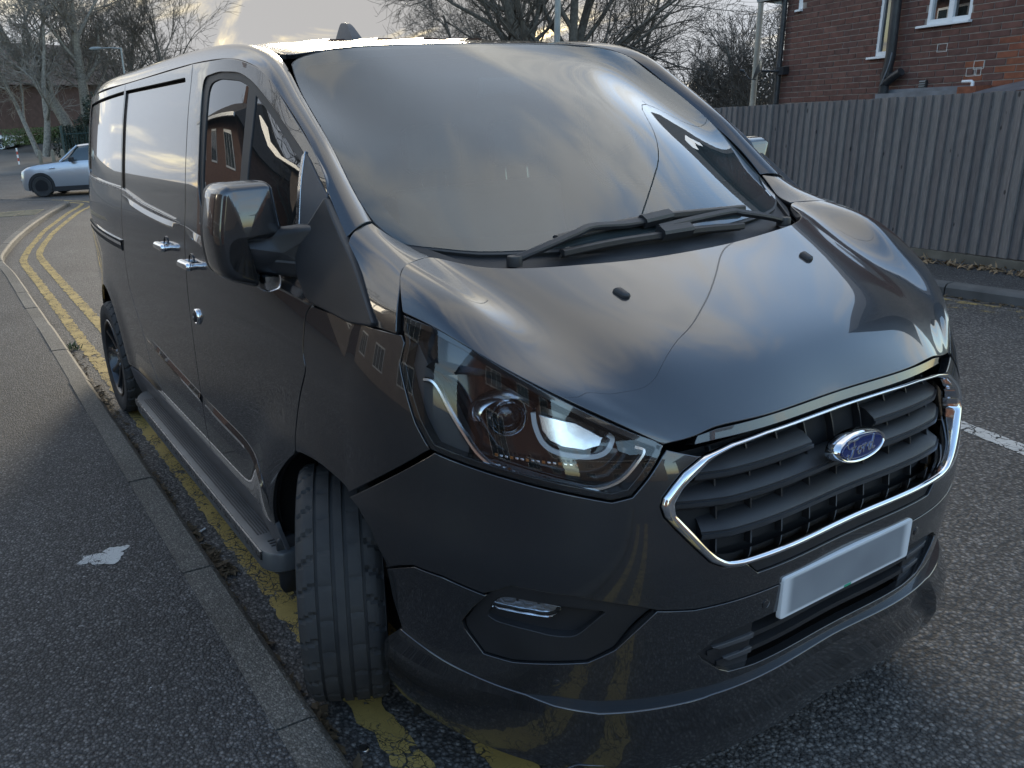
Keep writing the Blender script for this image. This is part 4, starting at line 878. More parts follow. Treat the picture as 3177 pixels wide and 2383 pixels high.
panel('roof_shell',ROOF,[(.06,-.70),(3.25,-.70),(3.25,.70),(.06,.70)],MT['intdark'],sh,res=.15,gap=0,rim=0,off=-.03)
panel('rail_shell',PIL,[(.0,.0),(PIL.ku[-1],.0),(PIL.ku[-1],.15),(0,.15)],MT['shell'],sh,res=.06,gap=0,rim=0,off=-.02,mirror=True)
panel('wing_top_shell',FTOP,[(.0,.0),(.0,.28),(.23,.28),(.23,.0)],MT['shell'],sh,res=.03,gap=0,rim=0,off=-.02,mirror=True)
b=MB(); b.box((-3.85,-.80,.24),(.40,.80,.42)); b.box((.35,-.70,.24),(.82,.70,.34)); b.build('underbody',MT['shell'],van,False)
# --- cabin
cb=empty('cabin',parent=van)
b=MB(); b.box((-1.0,-.82,.42),(.35,.82,.50)); b.build('floor',MT['intdark'],cb,False)
b=MB(); b.box((-1.12,-.82,.42),(-1.08,.82,1.86)); b.build('bulkhead',MT['intdark'],cb,False)
dash=[(.40,1.215),(.18,1.235),(.0,1.222),(-.14,1.232),(-.20,1.205),(-.23,1.12),(-.20,.95),(-.05,.70),(.2,.55),(.42,.6)]
V=[]; ys=np.linspace(-.80,.80,33)
for y in ys:
    hump=.045*math.exp(-((y+.40)/.20)**4)
    for (x,z) in dash: V.append((x-.02*(y/.8)**2-(hump*.6 if x<0 else 0),y,z+(hump if -.25<x<.02 and z>1.0 else 0)-.02*(abs(y)/.8)**3))
m=len(dash); b=MB(); b.add(V,[(i*m+j,i*m+j+1,(i+1)*m+j+1,(i+1)*m+j) for i in range(len(ys)-1) for j in range(m-1)]); b.build('dashboard',MT['interior'],cb,True,50)
b=MB(); b.box((.02,-.10,1.226),(.20,.62,1.232)); bevel(b.build('dash_tray',MT['intdark'],cb,False),.01)
P=[(.30,y,1.232) for y in np.linspace(-.72,.72,20)]; sweep('vent_slot',P,[(-.012,0),(-.012,.004),(.012,.004),(.012,0)],MT['intdark'],cb)
b=MB(); b.lathe([(.001,.012),(.022,.010),(.03,0)],20,'z',(.27,.05,1.232)); b.build('sun_sensor',MT['interior'],cb)
# steering wheel
ring=[]; wc=np.array([-.34,-.40,1.12]); ax=np.array([-.62,0,.78]); u=np.array([0,1.,0]); w_=np.cross(ax,u)
tb=MB(); tb.tube([wc+.19*(math.cos(t)*u+math.sin(t)*w_) for t in np.linspace(0,2*math.pi,41)],.015,8,False)
for t in (math.radians(90),math.radians(-20),math.radians(200)): tb.tube([wc,wc+.18*(math.cos(t)*u+math.sin(t)*w_)],.014,6)
tb.tube([wc-ax*.02,wc+ax*.03],[.065,.055],16); tb.build('steering_wheel',MT['intdark'],cb)
def seat(yc,w):
    s=empty('seat',parent=cb)
    so=rc([(-.95,.80),(-.42,.86),(-.40,.72),(-.95,.62)],.06); pillow('cushion',so,lambda a,b,d:(a,yc+d,b),[(-w/2,.02),(-w/2+.03,0),(w/2-.03,0),(w/2,.02)],MT['intdark'],s)
    bo=rc([(-.92,.78),(-.80,.78),(-.92,1.36),(-1.05,1.36)],.05); pillow('backrest',bo,lambda a,b,d:(a,yc+d,b),[(-w/2,.02),(-w/2+.03,0),(w/2-.03,0),(w/2,.02)],MT['intdark'],s)
    for dy in ([0] if w<.6 else [-.22,.22]):
        ho=rc([(-1.02,1.42),(-.94,1.42),(-.97,1.62),(-1.05,1.60)],.03); pillow('headrest',ho,lambda a,b,d:(a,yc+dy+d,b),[(-.13,.02),(-.10,0),(.10,0),(.13,.02)],MT['intdark'],s)
        for q in (-.06,.06): t=MB(); t.tube([(-.97,yc+dy+q,1.34),(-.99,yc+dy+q,1.44)],.006,6); t.build('headrest_post',MT['chrome'],s)
seat(-.42,.50); seat(.34,.86)
b=MB(); b.box((-.42,-.06,1.70),(-.40,.12,1.76)); bevel(b.build('rear_view_mirror',MT['intdark'],cb,False),.01)
# --- roof aerial
def fin(a,b,d): return (a,d,b)
fo=rc([(-1.56,1.955),(-1.36,1.955),(-1.375,1.985),(-1.445,2.055),(-1.515,2.062),(-1.545,1.99)],[.01,.01,.03,.03,.015,.02]); fo=dens(fo,.01)
fp=np.array(fo); V=[]; nn=len(fp)
wdt=lambda z: .034*max(0.12,1-(z-1.955)/.125)**.8
b=MB(); cen=fp.mean(0)
V=[(p[0],-wdt(p[1])*.9,p[1]) for p in fp]+[(p[0],wdt(p[1])*.9,p[1]) for p in fp]+[(cen[0],-wdt(cen[1])*1.15,cen[1]),(cen[0],wdt(cen[1])*1.15,cen[1])]
b.add(V,[(i,(i+1)%nn,nn+(i+1)%nn,nn+i) for i in range(nn)]+[(i,(i+1)%nn,2*nn) for i in range(nn)]+[(nn+i,nn+(i+1)%nn,2*nn+1) for i in range(nn)])
b.build('roof_aerial',MT['greyplastic'],van,True,60)
# ------------------------------------------------------------------ street
def asphalt(name,base,light,stone,scale=1.0,bump=.9,warm=0.0,patch=.25):
    m,N,L,n,out=newmat(name); b=n('ShaderNodeBsdfPrincipled'); L.new(b.outputs[0],out.inputs[0]); v=coords(N,L,n)
    vo=n('ShaderNodeTexVoronoi',feature='F1'); vo.inputs['Scale'].default_value=95*scale; vo.inputs['Randomness'].default_value=1; L.new(v,vo.inputs['Vector'])
    vo2=n('ShaderNodeTexVoronoi',feature='F1'); vo2.inputs['Scale'].default_value=210*scale; L.new(v,vo2.inputs['Vector'])
    big=n('ShaderNodeTexNoise'); big.inputs['Scale'].default_value=.9; big.inputs['Detail'].default_value=6; big.inputs['Roughness'].default_value=.62; L.new(v,big.inputs['Vector'])
    mid=n('ShaderNodeTexNoise'); mid.inputs['Scale'].default_value=35; mid.inputs['Detail'].default_value=4; L.new(v,mid.inputs['Vector'])
    # colour per stone
    r=n('ShaderNodeValToRGB'); r.color_ramp.elements[0].position=.0; r.color_ramp.elements[0].color=(*base,1); r.color_ramp.elements[1].position=1; r.color_ramp.elements[1].color=(*light,1)
    e=r.color_ramp.elements.new(.72); e.color=(*[a*.65+c*.35 for a,c in zip(base,light)],1)
    sep=n('ShaderNodeSeparateColor'); L.new(vo.outputs['Color'],sep.inputs[0]); L.new(sep.outputs[0],r.inputs[0])
    # bitumen between stones
    gp=n('ShaderNodeMapRange',interpolation_type='SMOOTHSTEP'); gp.inputs[1].default_value=.30; gp.inputs[2].default_value=.62; gp.inputs[3].default_value=1; gp.inputs[4].default_value=.28; L.new(vo.outputs['Distance'],gp.inputs[0])
    mu=n('ShaderNodeMixRGB',blend_type='MULTIPLY'); mu.inputs[0].default_value=stone; L.new(r.outputs[0],mu.inputs[1]); L.new(gp.outputs[0],mu.inputs[2])
    pt=n('ShaderNodeMapRange'); pt.inputs[1].default_value=.3; pt.inputs[2].default_value=.72; pt.inputs[3].default_value=1-patch; pt.inputs[4].default_value=1+patch; L.new(big.outputs[0],pt.inputs[0])
    sc=n('ShaderNodeVectorMath',operation='SCALE'); L.new(mu.outputs[0],sc.inputs[0]); L.new(pt.outputs[0],sc.inputs['Scale'])
    L.new(sc.outputs[0],b.inputs['Base Color'])
    b.inputs['Roughness'].default_value=.72; b.inputs['Specular IOR Level'].default_value=.45
    inv=n('ShaderNodeMath',operation='MULTIPLY_ADD'); inv.inputs[1].default_value=-1.0; inv.inputs[2].default_value=1.0; L.new(vo.outputs['Distance'],inv.inputs[0])
    h=n('ShaderNodeMath',operation='MULTIPLY_ADD'); h.inputs[1].default_value=.35; L.new(mid.outputs[0],h.inputs[0]); L.new(inv.outputs[0],h.inputs[2])
    h2=n('ShaderNodeMath',operation='MULTIPLY_ADD'); h2.inputs[1].default_value=-.35; L.new(vo2.outputs['Distance'],h2.inputs[0]); L.new(h.outputs[0],h2.inputs[2])
    bp=n('ShaderNodeBump'); bp.inputs['Strength'].default_value=bump; bp.inputs['Distance'].default_value=.006; L.new(h2.outputs[0],bp.inputs['Height']); L.new(bp.outputs[0],b.inputs['Normal'])
    return m
MT['road']=asphalt('road_asphalt',(.078,.073,.069),(.26,.24,.22),.85,.85,patch=.22)
MT['path']=asphalt('pavement_asphalt',(.040,.040,.042),(.19,.187,.185),.9,1.15,patch=.28)
def kerbmat():
    m=asphalt('kerb_concrete',(.085,.080,.070),(.24,.225,.20),.55,1.6,bump=.5,patch=.40); return m
MT['kerb']=kerbmat()
def paintline(name,col,cover,crack=22.0,wear=.5):
    """thermoplastic marking, cracked and worn through to the road"""
    m,N,L,n,out=newmat(name); b=n('ShaderNodeBsdfPrincipled'); tr=n('ShaderNodeBsdfTransparent'); mx=n('ShaderNodeMixShader'); L.new(mx.outputs[0],out.inputs[0]); v=coords(N,L,n)
    dn=n('ShaderNodeTexNoise'); dn.inputs['Scale'].default_value=14; dn.inputs['Detail'].default_value=3; L.new(v,dn.inputs['Vector'])
    ad=n('ShaderNodeVectorMath',operation='MULTIPLY_ADD'); ad.inputs[1].default_value=(.09,.09,.0); L.new(dn.outputs['Color'],ad.inputs[0]); L.new(v,ad.inputs[2])
    vo=n('ShaderNodeTexVoronoi',feature='DISTANCE_TO_EDGE'); vo.inputs['Scale'].default_value=crack; L.new(ad.outputs[0],vo.inputs['Vector'])
    vo3=n('ShaderNodeTexVoronoi',feature='DISTANCE_TO_EDGE'); vo3.inputs['Scale'].default_value=crack*2.7; L.new(ad.outputs[0],vo3.inputs['Vector'])
    cn=n('ShaderNodeTexNoise'); cn.inputs['Scale'].default_value=7; cn.inputs['Detail'].default_value=4; L.new(v,cn.inputs['Vector'])
    cw=n('ShaderNodeMapRange'); cw.inputs[1].default_value=.40; cw.inputs[2].default_value=.68; cw.inputs[3].default_value=.004; cw.inputs[4].default_value=.085; L.new(cn.outputs[0],cw.inputs[0])
    c1=n('ShaderNodeMath',operation='DIVIDE'); L.new(vo.outputs['Distance'],c1.inputs[0]); L.new(cw.outputs[0],c1.inputs[1])
    c3=n('ShaderNodeMath',operation='DIVIDE'); L.new(vo3.outputs['Distance'],c3.inputs[0]); L.new(cw.outputs[0],c3.inputs[1])
    cm=n('ShaderNodeMath',operation='MINIMUM'); L.new(c1.outputs[0],cm.inputs[0]); L.new(c3.outputs[0],cm.inputs[1])
    cr=n('ShaderNodeMapRange',interpolation_type='SMOOTHSTEP'); cr.inputs[1].default_value=.45; cr.inputs[2].default_value=1.0; L.new(cm.outputs[0],cr.inputs[0])
    wn=n('ShaderNodeTexNoise'); wn.inputs['Scale'].default_value=9; wn.inputs['Detail'].default_value=9; wn.inputs['Roughness'].default_value=.7; L.new(v,wn.inputs['Vector'])
    wr=n('ShaderNodeMapRange',interpolation_type='SMOOTHSTEP'); wr.inputs[1].default_value=wear; wr.inputs[2].default_value=wear+.06; wr.inputs[3].default_value=1; wr.inputs[4].default_value=0; L.new(wn.outputs[0],wr.inputs[0])
    mu=n('ShaderNodeMath',operation='MULTIPLY'); L.new(cr.outputs[0],mu.inputs[0]); L.new(wr.outputs[0],mu.inputs[1])
    mc=n('ShaderNodeMath',operation='MULTIPLY'); mc.inputs[1].default_value=cover; L.new(mu.outputs[0],mc.inputs[0]); L.new(mc.outputs[0],mx.inputs[0])
    c=n('ShaderNodeMixRGB'); c.inputs[1].default_value=(*[q*.62 for q in col],1); c.inputs[2].default_value=(*col,1); L.new(dn.outputs[0],c.inputs[0]); L.new(c.outputs[0],b.inputs['Base Color']); b.inputs['Roughness'].default_value=.65
    bp=n('ShaderNodeBump'); bp.inputs['Strength'].default_value=.6; bp.inputs['Distance'].default_value=.003; L.new(wn.outputs[0],bp.inputs['Height']); L.new(bp.outputs[0],b.inputs['Normal'])
    L.new(tr.outputs[0],mx.inputs[1]); L.new(b.outputs[0],mx.inputs[2]); return m
MT['yellow']=paintline('yellow_line_paint',(.52,.36,.11),.97,22,.585)
MT['yellowworn']=paintline('worn_yellow_paint',(.42,.31,.12),.8,20,.44)
MT['whiteline']=paintline('white_line_paint',(.62,.60,.56),.95,9,.66)
def sheet(name,poly,z,mat,kind='structure'):
    o=mesh(name,[(x,y,z) for x,y in poly],[tuple(range(len(poly)))],mat,None,False); tag(o,kind=kind); return o
sheet('road',[(-700,-700),(700,-700),(700,700),(-700,700)],0.0,MT['road'])
# pavement on the near side, built out towards the junction
KB=smooth_pl([(6,-1.075),(2,-1.075),(-2,-1.07),(-6,-1.07),(-8.6,-1.08),(-9.9,-1.12),(-10.8,-1.03),(-12.46,-.72),(-14.61,-.22),(-16.62,.32),(-18.6,.93),(-19.2,1.10),(-19.9,.92),(-21.0,.35),(-22.5,-.35),(-26,-1.9),(-34,-5.4)],8)
def offs(P,d):
    T=np.gradient(P,axis=0); T/=np.linalg.norm(T,axis=1)[:,None]; return P+np.c_[T[:,1],-T[:,0]]*d
KI=offs(KB,-.125)
pv=[tuple(p) for p in offs(KB,-.120)]+[(-34,-60),(6,-60)]
pav=sheet('near_pavement',pv,.096,MT['path'])
d=np.r_[0,np.cumsum(np.linalg.norm(np.diff(KB,axis=0),axis=1))]
def at(P,t): return np.array([np.interp(t,d,P[:,0]),np.interp(t,d,P[:,1])])
kerb=empty('kerb_line',label='pale concrete kerb along the near pavement beside the van, bending out to the junction',cat='kerb')
LEN=.914; t=.30
while t<d[-1]-1:
    a,b_=t+.004,t+LEN-.004; ts=np.linspace(a,b_,5 if t<14 else 4); V=[]; jz=rng.uniform(-.004,.004); jo=rng.uniform(-.004,.004)
    for q in ts:
        o=at(KB,q); i=at(KI,q); dr=(i-o)/np.linalg.norm(i-o); o=o+dr*jo; i=i+dr*jo
        for (p,z) in ((o-dr*.004,-.05),(o-dr*.002,.070),(o+dr*.010,.088),(o+dr*.024,.097),(i,.101),(i,-.05)): V.append((p[0],p[1],z+(jz if z>.05 else 0)))
    m=6; Fc=[(k*m+j,k*m+j+1,(k+1)*m+j+1,(k+1)*m+j) for k in range(len(ts)-1) for j in range(m-1)]+[tuple(range(m)),tuple(range((len(ts)-1)*m,len(ts)*m))]
    bb=MB(); bb.add(V,Fc); bb.build('kerb_stone',MT['kerb'],kerb,True,30); t+=LEN
# far kerb and pavement
FK=np.array([(8,5.44),(-1,5.40),(-6,5.42),(-14,5.8),(-30,8.0)])
fk=smooth_pl(FK,6); fpv=[tuple(p) for p in fk+[0,.10]]+[(-30,60),(8,60)]
sheet('far_pavement',fpv,.094,MT['path'])
kf=empty('kerb_line',label='dark worn kerb edging the far pavement below the wooden fence',cat='kerb')
d2=np.r_[0,np.cumsum(np.linalg.norm(np.diff(fk,axis=0),axis=1))]; t=.37
MT['kerb2']=simple('kerb_concrete_dark',(.085,.083,.080),.85,var=.35,vscale=3.5,bump=.8,bscale=160,detail=8)
while t<20:
    V=[]; ts=np.linspace(t+.005,t+LEN-.005,3)
    for q in ts:
        o=np.array([np.interp(q,d2,fk[:,0]),np.interp(q,d2,fk[:,1])])
        for (dy,z) in ((-.004,-.05),(-.002,.072),(.012,.092),(.028,.100),(.125,.102),(.125,-.05)): V.append((o[0],o[1]+dy,z))
    m=6; bb=MB(); bb.add(V,[(k*m+j,k*m+j+1,(k+1)*m+j+1,(k+1)*m+j) for k in range(2) for j in range(m-1)]+[tuple(range(m)),tuple(range(2*m,3*m))]); bb.build('kerb_stone',MT['kerb2'],kf,True,30); t+=LEN
# lane markings
def strip(name,pts,w,z,mat,label,cat='road marking',jit=.006,step=.03,group=None):
    P=dens(smooth_pl(pts,6),step,False); T=np.gradient(P,axis=0); T/=np.linalg.norm(T,axis=1)[:,None]; Nn=np.c_[-T[:,1],T[:,0]]; n=len(P)
    L=P+Nn*(w/2+rng.normal(0,jit,(n,1))); R=P-Nn*(w/2+rng.normal(0,jit,(n,1)))
    o=mesh(name,[(x,y,z) for x,y in L]+[(x,y,z) for x,y in R],[(i,i+1,n+i+1,n+i) for i in range(n-1)],mat,None,False); tag(o,label,cat,group); o['kind']='structure'; return o
def strip_(name,*a,**k):
    o=strip(name,*a,**k); 
    for q in ('label','category','group'):
        if q in o: del o[q]
    return o
Y1=[(5,-.905),(0,-.900),(-4,-.90),(-8,-.875),(-9.9,-.865),(-10.55,-.80),(-11.53,-.63),(-12.65,-.39),(-13.9,-.12),(-16.9,.70),(-18.7,1.26),(-19.6,1.35),(-21,.75)]
Y2=[(5,-.675),(0,-.672),(-4,-.668),(-8,-.64),(-9.7,-.625),(-10.65,-.585),(-11.67,-.415),(-12.62,-.21),(-13.79,.065),(-16.93,.94),(-18.2,1.40),(-19.6,1.62),(-21.5,.95)]
strip_('yellow_line',Y1,.098,.004,MT['yellow'],'')
strip_('yellow_line',Y2,.098,.004,MT['yellow'],'')
strip_('yellow_line',[(3,5.255),(-1,5.265),(-6,5.30)],.09,.004,MT['yellowworn'],'')
strip_('yellow_line',[(3,5.055),(-1,5.065),(-6,5.10)],.09,.004,MT['yellowworn'],'')
strip_('centre_line',[(-.06,2.632),(.3,2.525),(1.0,2.30),(3.0,1.66)],.105,.004,MT['whiteline'],'',jit=.003)
strip_('centre_line',[(-24,3.2),(-22,4.6)],.15,.004,MT['whiteline'],'')
# tactile slabs at the crossing
MT['tactile']=simple('tactile_slab',(.24,.205,.14),.85,var=.25,vscale=6,bump=.5,bscale=120)
tp=empty('tactile_paving',(0,0,0),label='buff ribbed tactile paving slabs at the dropped crossing',cat='paving')
u_=np.array([-.876,-.482]); u_=np.array([.5,.27])/np.hypot(.5,.27); v_=np.array([-.27,.5])/np.hypot(.5,.27)
for i in range(8):
    for j in range(3):
        o=np.array([-17.05,.16])-u_*.40*i*1.0*np.array([1,1])*1.0+v_*0; c=np.array([-16.55,-.15])+np.array([-.10,-.36])*i*1.1+np.array([-.36,.10])*j*1.1
        b=MB(); e1=np.array([-.27,-.96])*.19; e2=np.array([-.96,.27])*.19
        V=[(c[0]+s*e1[0]+q*e2[0],c[1]+s*e1[1]+q*e2[1],z) for z in (.09,.104) for s,q in ((-1,-1),(1,-1),(1,1),(-1,1))]
        b.add(V,[(4,5,6,7),(0,1,5,4),(1,2,6,5),(2,3,7,6),(3,0,4,7)])
        for k in range(4):
            f=-.75+.5*k; V=[(c[0]+s*e1[0]*.95+(f+q*.1)*e2[0],c[1]+s*e1[1]*.95+(f+q*.1)*e2[1],z) for z in (.104,.110) for s,q in ((-1,-1),(1,-1),(1,1),(-1,1))]
            b.add(V,[(4,5,6,7),(0,1,5,4),(1,2,6,5),(2,3,7,6),(3,0,4,7)])
        b.build('slab',MT['tactile'],tp,False)
# litter in the gutter and on the pavement
MT['leaf']=simple('dead_leaf',(.055,.038,.022),.8,var=.5,vscale=60,col2=(.12,.085,.045))
MT['weed']=simple('weed_green',(.05,.075,.018),.6,var=.4,vscale=40)
MT['soil']=simple('gutter_soil',(.045,.036,.027),.95,var=.5,vscale=20,bump=.8,bscale=150)
def litter(name,spots,label,cat,mat,size=(.008,.03),flat=.5):
    b=MB()
    for (x,y,z,n,sx,sy) in spots:
        for _ in range(n):
            p=np.array([x+rng.normal(0,sx),y+rng.normal(0,sy),z+abs(rng.normal(0,.004))+.003]); a=rng.uniform(0,6.28); l=rng.uniform(*size); w=l*rng.uniform(.15,.6); t=rng.normal(0,flat,2)
            e1=np.array([math.cos(a),math.sin(a),t[0]*.5])*l; e2=np.array([-math.sin(a),math.cos(a),t[1]*.5])*w
            c=p+np.array([0,0,.5*abs(e1[2])+.4*abs(e2[2])]); b.add([c-e1,c-e2*.9,c+e1,c+e2*.9+[0,0,.003]],[(0,1,2,3)])
    o=b.build(name,mat,None,False,None,fix=False); o['kind']='stuff'; tag(o,label,cat); return o
G=[(-.93,-1.035,0,120,.04,.018),(-.80,-1.02,0,90,.03,.02),(-1.15,-1.045,0,60,.05,.012),(-1.6,-1.045,0,60,.12,.012),(.12,-1.035,0,40,.03,.016),(.20,-1.05,0,30,.05,.01),(-2.4,-1.045,0,60,.2,.012),(-3.2,-1.03,0,120,.25,.02),(-4.2,-1.04,0,90,.3,.02),(-.4,-1.05,0,40,.25,.01)]
litter('leaf_litter',G,'brown dead leaves and grit gathered in the gutter beside the van','leaf litter',MT['leaf'])
litter('leaf_litter',[(-2.6+.32*k,6.34-.045*k,.094,90,.14,.05) for k in range(10)],'dry leaf litter along the foot of the wooden fence','leaf litter',simple('dry_leaf',(.16,.10,.05),.8,var=.5,vscale=60,col2=(.30,.21,.12)),(.01,.04),.9)
litter('leaf_litter',[(-2.2+.4*k,5.37,0,60,.16,.02) for k in range(8)],'thin line of dead leaves below the far kerb','leaf litter',MT['leaf'])
b=MB()
for k in range(46):
    a=rng.uniform(0,6.28); l=rng.uniform(.03,.075); p=np.array([-4.72+rng.normal(0,.05),-1.0+rng.normal(0,.025),.0]); dv=np.array([math.cos(a)*.7,math.sin(a)*.7,rng.uniform(.3,1)]); dv/=np.linalg.norm(dv); s=np.array([-math.sin(a),math.cos(a),0])*.006
    b.add([p-s,p+s,p+dv*l*.6+s*.9,p+dv*l+[0,0,-.004],p+dv*l*.6-s*.9],[(0,1,2,3,4)])
w=b.build('gutter_weed',MT['weed'],None,False,None,fix=False); tag(w,'small green weed growing in the gutter by the kerb','weed')
b=MB(); b.tube([(-1.155,-.985,.006),(-1.125,-1.035,.006)],.0042,8); cg=b.build('cigarette_end',MT['white'],None); tag(cg,'white cigarette end lying in the gutter','cigarette end')
b=MB(); b.lathe([(.0005,.004),(.012,.004),(.0145,.0015),(.0155,.0),(.0155,.005),(.0135,.008),(.0005,.0075)],22,'z',(.307,-.985,.002)); bc=b.build('bottle_cap',MT['satin'],None); tag(bc,'crimped silver bottle cap lying on the road by the front tyre','bottle cap')
sp=[]; 
for k in range(40):
    a=2*math.pi*k/40; r=1+.22*math.sin(3*a+1)+.15*math.sin(7*a)+rng.normal(0,.06); sp.append((-.99+.055*r*math.cos(a),-1.42+.085*r*math.sin(a)))
MT['splat']=paintline('white_splat',(.62,.63,.62),.9,40,.56)
so=mesh('paint_splash',[(x,y,.0985) for x,y in sp],[tuple(range(40))],MT['splat'],None,False); tag(so,'white splash of paint on the dark pavement','paint splash')
b=MB(); b.tube([(-8.0,.15,.004),(-8.15,.42,.006),(-8.18,.9,.004)],.01,5)
litter('grit',[(-.5,-1.6,.097,60,.8,.35),(-2,-1.7,.097,40,1.0,.4)],'scattered pale grit on the near pavement','grit',simple('pale_grit',(.28,.27,.26),.9,var=.3,vscale=50),(.002,.006),.3)
# ------------------------------------------------------------------ beyond the street
def objrand(name,cols,rough=.8,grain=None,knots=False,bump=.5,streak=None):
    """material whose tone differs from piece to piece"""
    m,N,L,n,out=newmat(name); b=n('ShaderNodeBsdfPrincipled'); L.new(b.outputs[0],out.inputs[0])
    oi=n('ShaderNodeObjectInfo'); r=n('ShaderNodeValToRGB'); el_=r.color_ramp.elements
    for i,c in enumerate(cols):
        e=el_[i] if i<2 else el_.new(1.0)
        e.color=(*c,1)
    for i in range(len(cols)): el_[i].position=i/(len(cols)-1)
    L.new(oi.outputs['Random'],r.inputs[0])
    tc=n('ShaderNodeTexCoord'); mp=n('ShaderNodeMapping'); L.new(tc.outputs['Object'],mp.inputs[0]); mp.inputs['Scale'].default_value=grain or (1,1,1)
    ro=n('ShaderNodeMath',operation='MULTIPLY'); ro.inputs[1].default_value=37.0; L.new(oi.outputs['Random'],ro.inputs[0]); cb_=n('ShaderNodeCombineXYZ')
    for k in range(3): L.new(ro.outputs[0],cb_.inputs[k])
    ad=n('ShaderNodeVectorMath',operation='ADD'); L.new(mp.outputs[0],ad.inputs[0]); L.new(cb_.outputs[0],ad.inputs[1])
    nz=n('ShaderNodeTexNoise'); nz.inputs['Scale'].default_value=12; nz.inputs['Detail'].default_value=8; nz.inputs['Roughness'].default_value=.65; L.new(ad.outputs[0],nz.inputs['Vector'])
    mr=n('ShaderNodeMapRange'); mr.inputs[1].default_value=.28; mr.inputs[2].default_value=.72; mr.inputs[3].default_value=.62; mr.inputs[4].default_value=1.35; L.new(nz.outputs[0],mr.inputs[0])
    sc=n('ShaderNodeVectorMath',operation='SCALE'); L.new(r.outputs[0],sc.inputs[0]); L.new(mr.outputs[0],sc.inputs['Scale']); res=sc.outputs[0]
    if knots:
        a2=n('ShaderNodeVectorMath',operation='MULTIPLY_ADD'); a2.inputs[1].default_value=(1,1,.55); L.new(tc.outputs['Object'],a2.inputs[0]); L.new(cb_.outputs[0],a2.inputs[2])
        vo=n('ShaderNodeTexVoronoi'); vo.inputs['Scale'].default_value=6.5; L.new(a2.outputs[0],vo.inputs['Vector'])
        k=n('ShaderNodeMapRange',interpolation_type='SMOOTHSTEP'); k.inputs[1].default_value=.055; k.inputs[2].default_value=.11; k.inputs[3].default_value=.28; k.inputs[4].default_value=1; L.new(vo.outputs['Distance'],k.inputs[0])
        s2=n('ShaderNodeVectorMath',operation='SCALE'); L.new(res,s2.inputs[0]); L.new(k.outputs[0],s2.inputs['Scale']); res=s2.outputs[0]
    L.new(res,b.inputs['Base Color']); b.inputs['Roughness'].default_value=rough; b.inputs['Specular IOR Level'].default_value=.3
    bp=n('ShaderNodeBump'); bp.inputs['Strength'].default_value=bump; bp.inputs['Distance'].default_value=.004; L.new(nz.outputs[0],bp.inputs['Height']); L.new(bp.outputs[0],b.inputs['Normal'])
    return m
MT['fence']=objrand('weathered_board',[(.14,.128,.125),(.20,.185,.175),(.165,.148,.142),(.225,.20,.185)],.85,(14,14,.7),True,.6)
MT['concrete']=simple('gravel_board',(.13,.115,.09),.9,var=.3,vscale=5,bump=.7,bscale=120)
MT['brick']=objrand('red_brick',[(.125,.060,.048),(.150,.070,.054),(.115,.060,.050),(.160,.080,.062),(.135,.064,.052)],.85,(1,1,1),False,.7)
MT['brickred']=objrand('bright_brick',[(.22,.075,.04),(.25,.09,.05),(.20,.07,.045)],.85,(1,1,1),False,.7)
MT['mortar']=simple('mortar',(.27,.225,.195),.95,var=.25,vscale=8,bump=.6,bscale=200)
MT['mortarw']=simple('white_mortar',(.55,.53,.49),.9,var=.1)
MT['upvc']=simple('white_upvc',(.72,.73,.74),.3,var=.04)
MT['pane']=glass_mat('window_glass',(.25,.26,.27),haze=.02,extra=.05)
MT['curtain']=simple('net_curtain',(.30,.29,.25),.9,var=.35,vscale=14,aniso=(6,6,.6))
MT['iron']=simple('black_iron',(.03,.031,.034),.4,var=.4,vscale=12,bump=.3,bscale=80)
MT['lead']=simple('lead_flashing',(.17,.18,.20),.5,.3,var=.3,vscale=7)
MT['slate']=simple('brown_tiles',(.075,.055,.045),.8,var=.35,vscale=9,bump=.6,bscale=40)
MT['greymetal']=simple('grey_metal',(.22,.23,.23),.45,.4,var=.15)
# --- fence
fdir=np.array([.991,-.133]); fdir/=np.linalg.norm(fdir); fn_=np.array([-fdir[1],fdir[0]]); f0=np.array([-2.765,6.574])
fang=math.atan2(fdir[1],fdir[0])
fence=empty('board_fence',(f0[0],f0[1],0),fang,label='grey weathered feather-edge board fence above a concrete gravel board across the road',cat='fence')
PIT=.0865
var=[]
for k in range(8):
    b=MB(); h=1.40+rng.uniform(-.004,.004); w=.112; t0=.024; tw=rng.normal(0,.0015); V=[]; zs=np.linspace(0,h,7)
    for z in zs:
        q=rng.normal(0,.0012); V+=[(0,-.005-q,z),(w,-t0-q,z),(w,0,z),(0,0,z)]
    b.add(V,[(i*4+j,i*4+(j+1)%4,(i+1)*4+(j+1)%4,(i+1)*4+j) for i in range(6) for j in range(4)]+[(3,2,1,0),(24,25,26,27)]); o=b.build('board',MT['fence'],None,False); var.append(o.data); bpy.data.objects.remove(o)
nb=int(8.6/PIT)
for i in range(nb):
    a=-4.4+i*PIT; top=1.545+.0105*(a+2.5); o=inst(var[rng.integers(8)],'board',(a,rng.uniform(-.002,.002)-.004*(i%2)*0-.0105,top-1.40),parent=fence,rot=(math.radians(.2),0,-.075+rng.normal(0,.012)))
for k in range(4):
    b=MB(); x0=-4.4+k*2.15; b.box((x0,-.035,.02),(x0+2.14,.015,.172)); bevel(b.build('gravel_board',MT['concrete'],fence,False),.006)
    b=MB(); b.box((x0-.05,.03,0),(x0+.05,.13,1.5)); b.build('post',MT['concrete'],fence,False)
for zz in (.35,.85,1.35): b=MB(); b.box((-4.4,.002,zz),(4.2,.04,zz+.08)); b.build('rail',MT['fence'],fence,False)
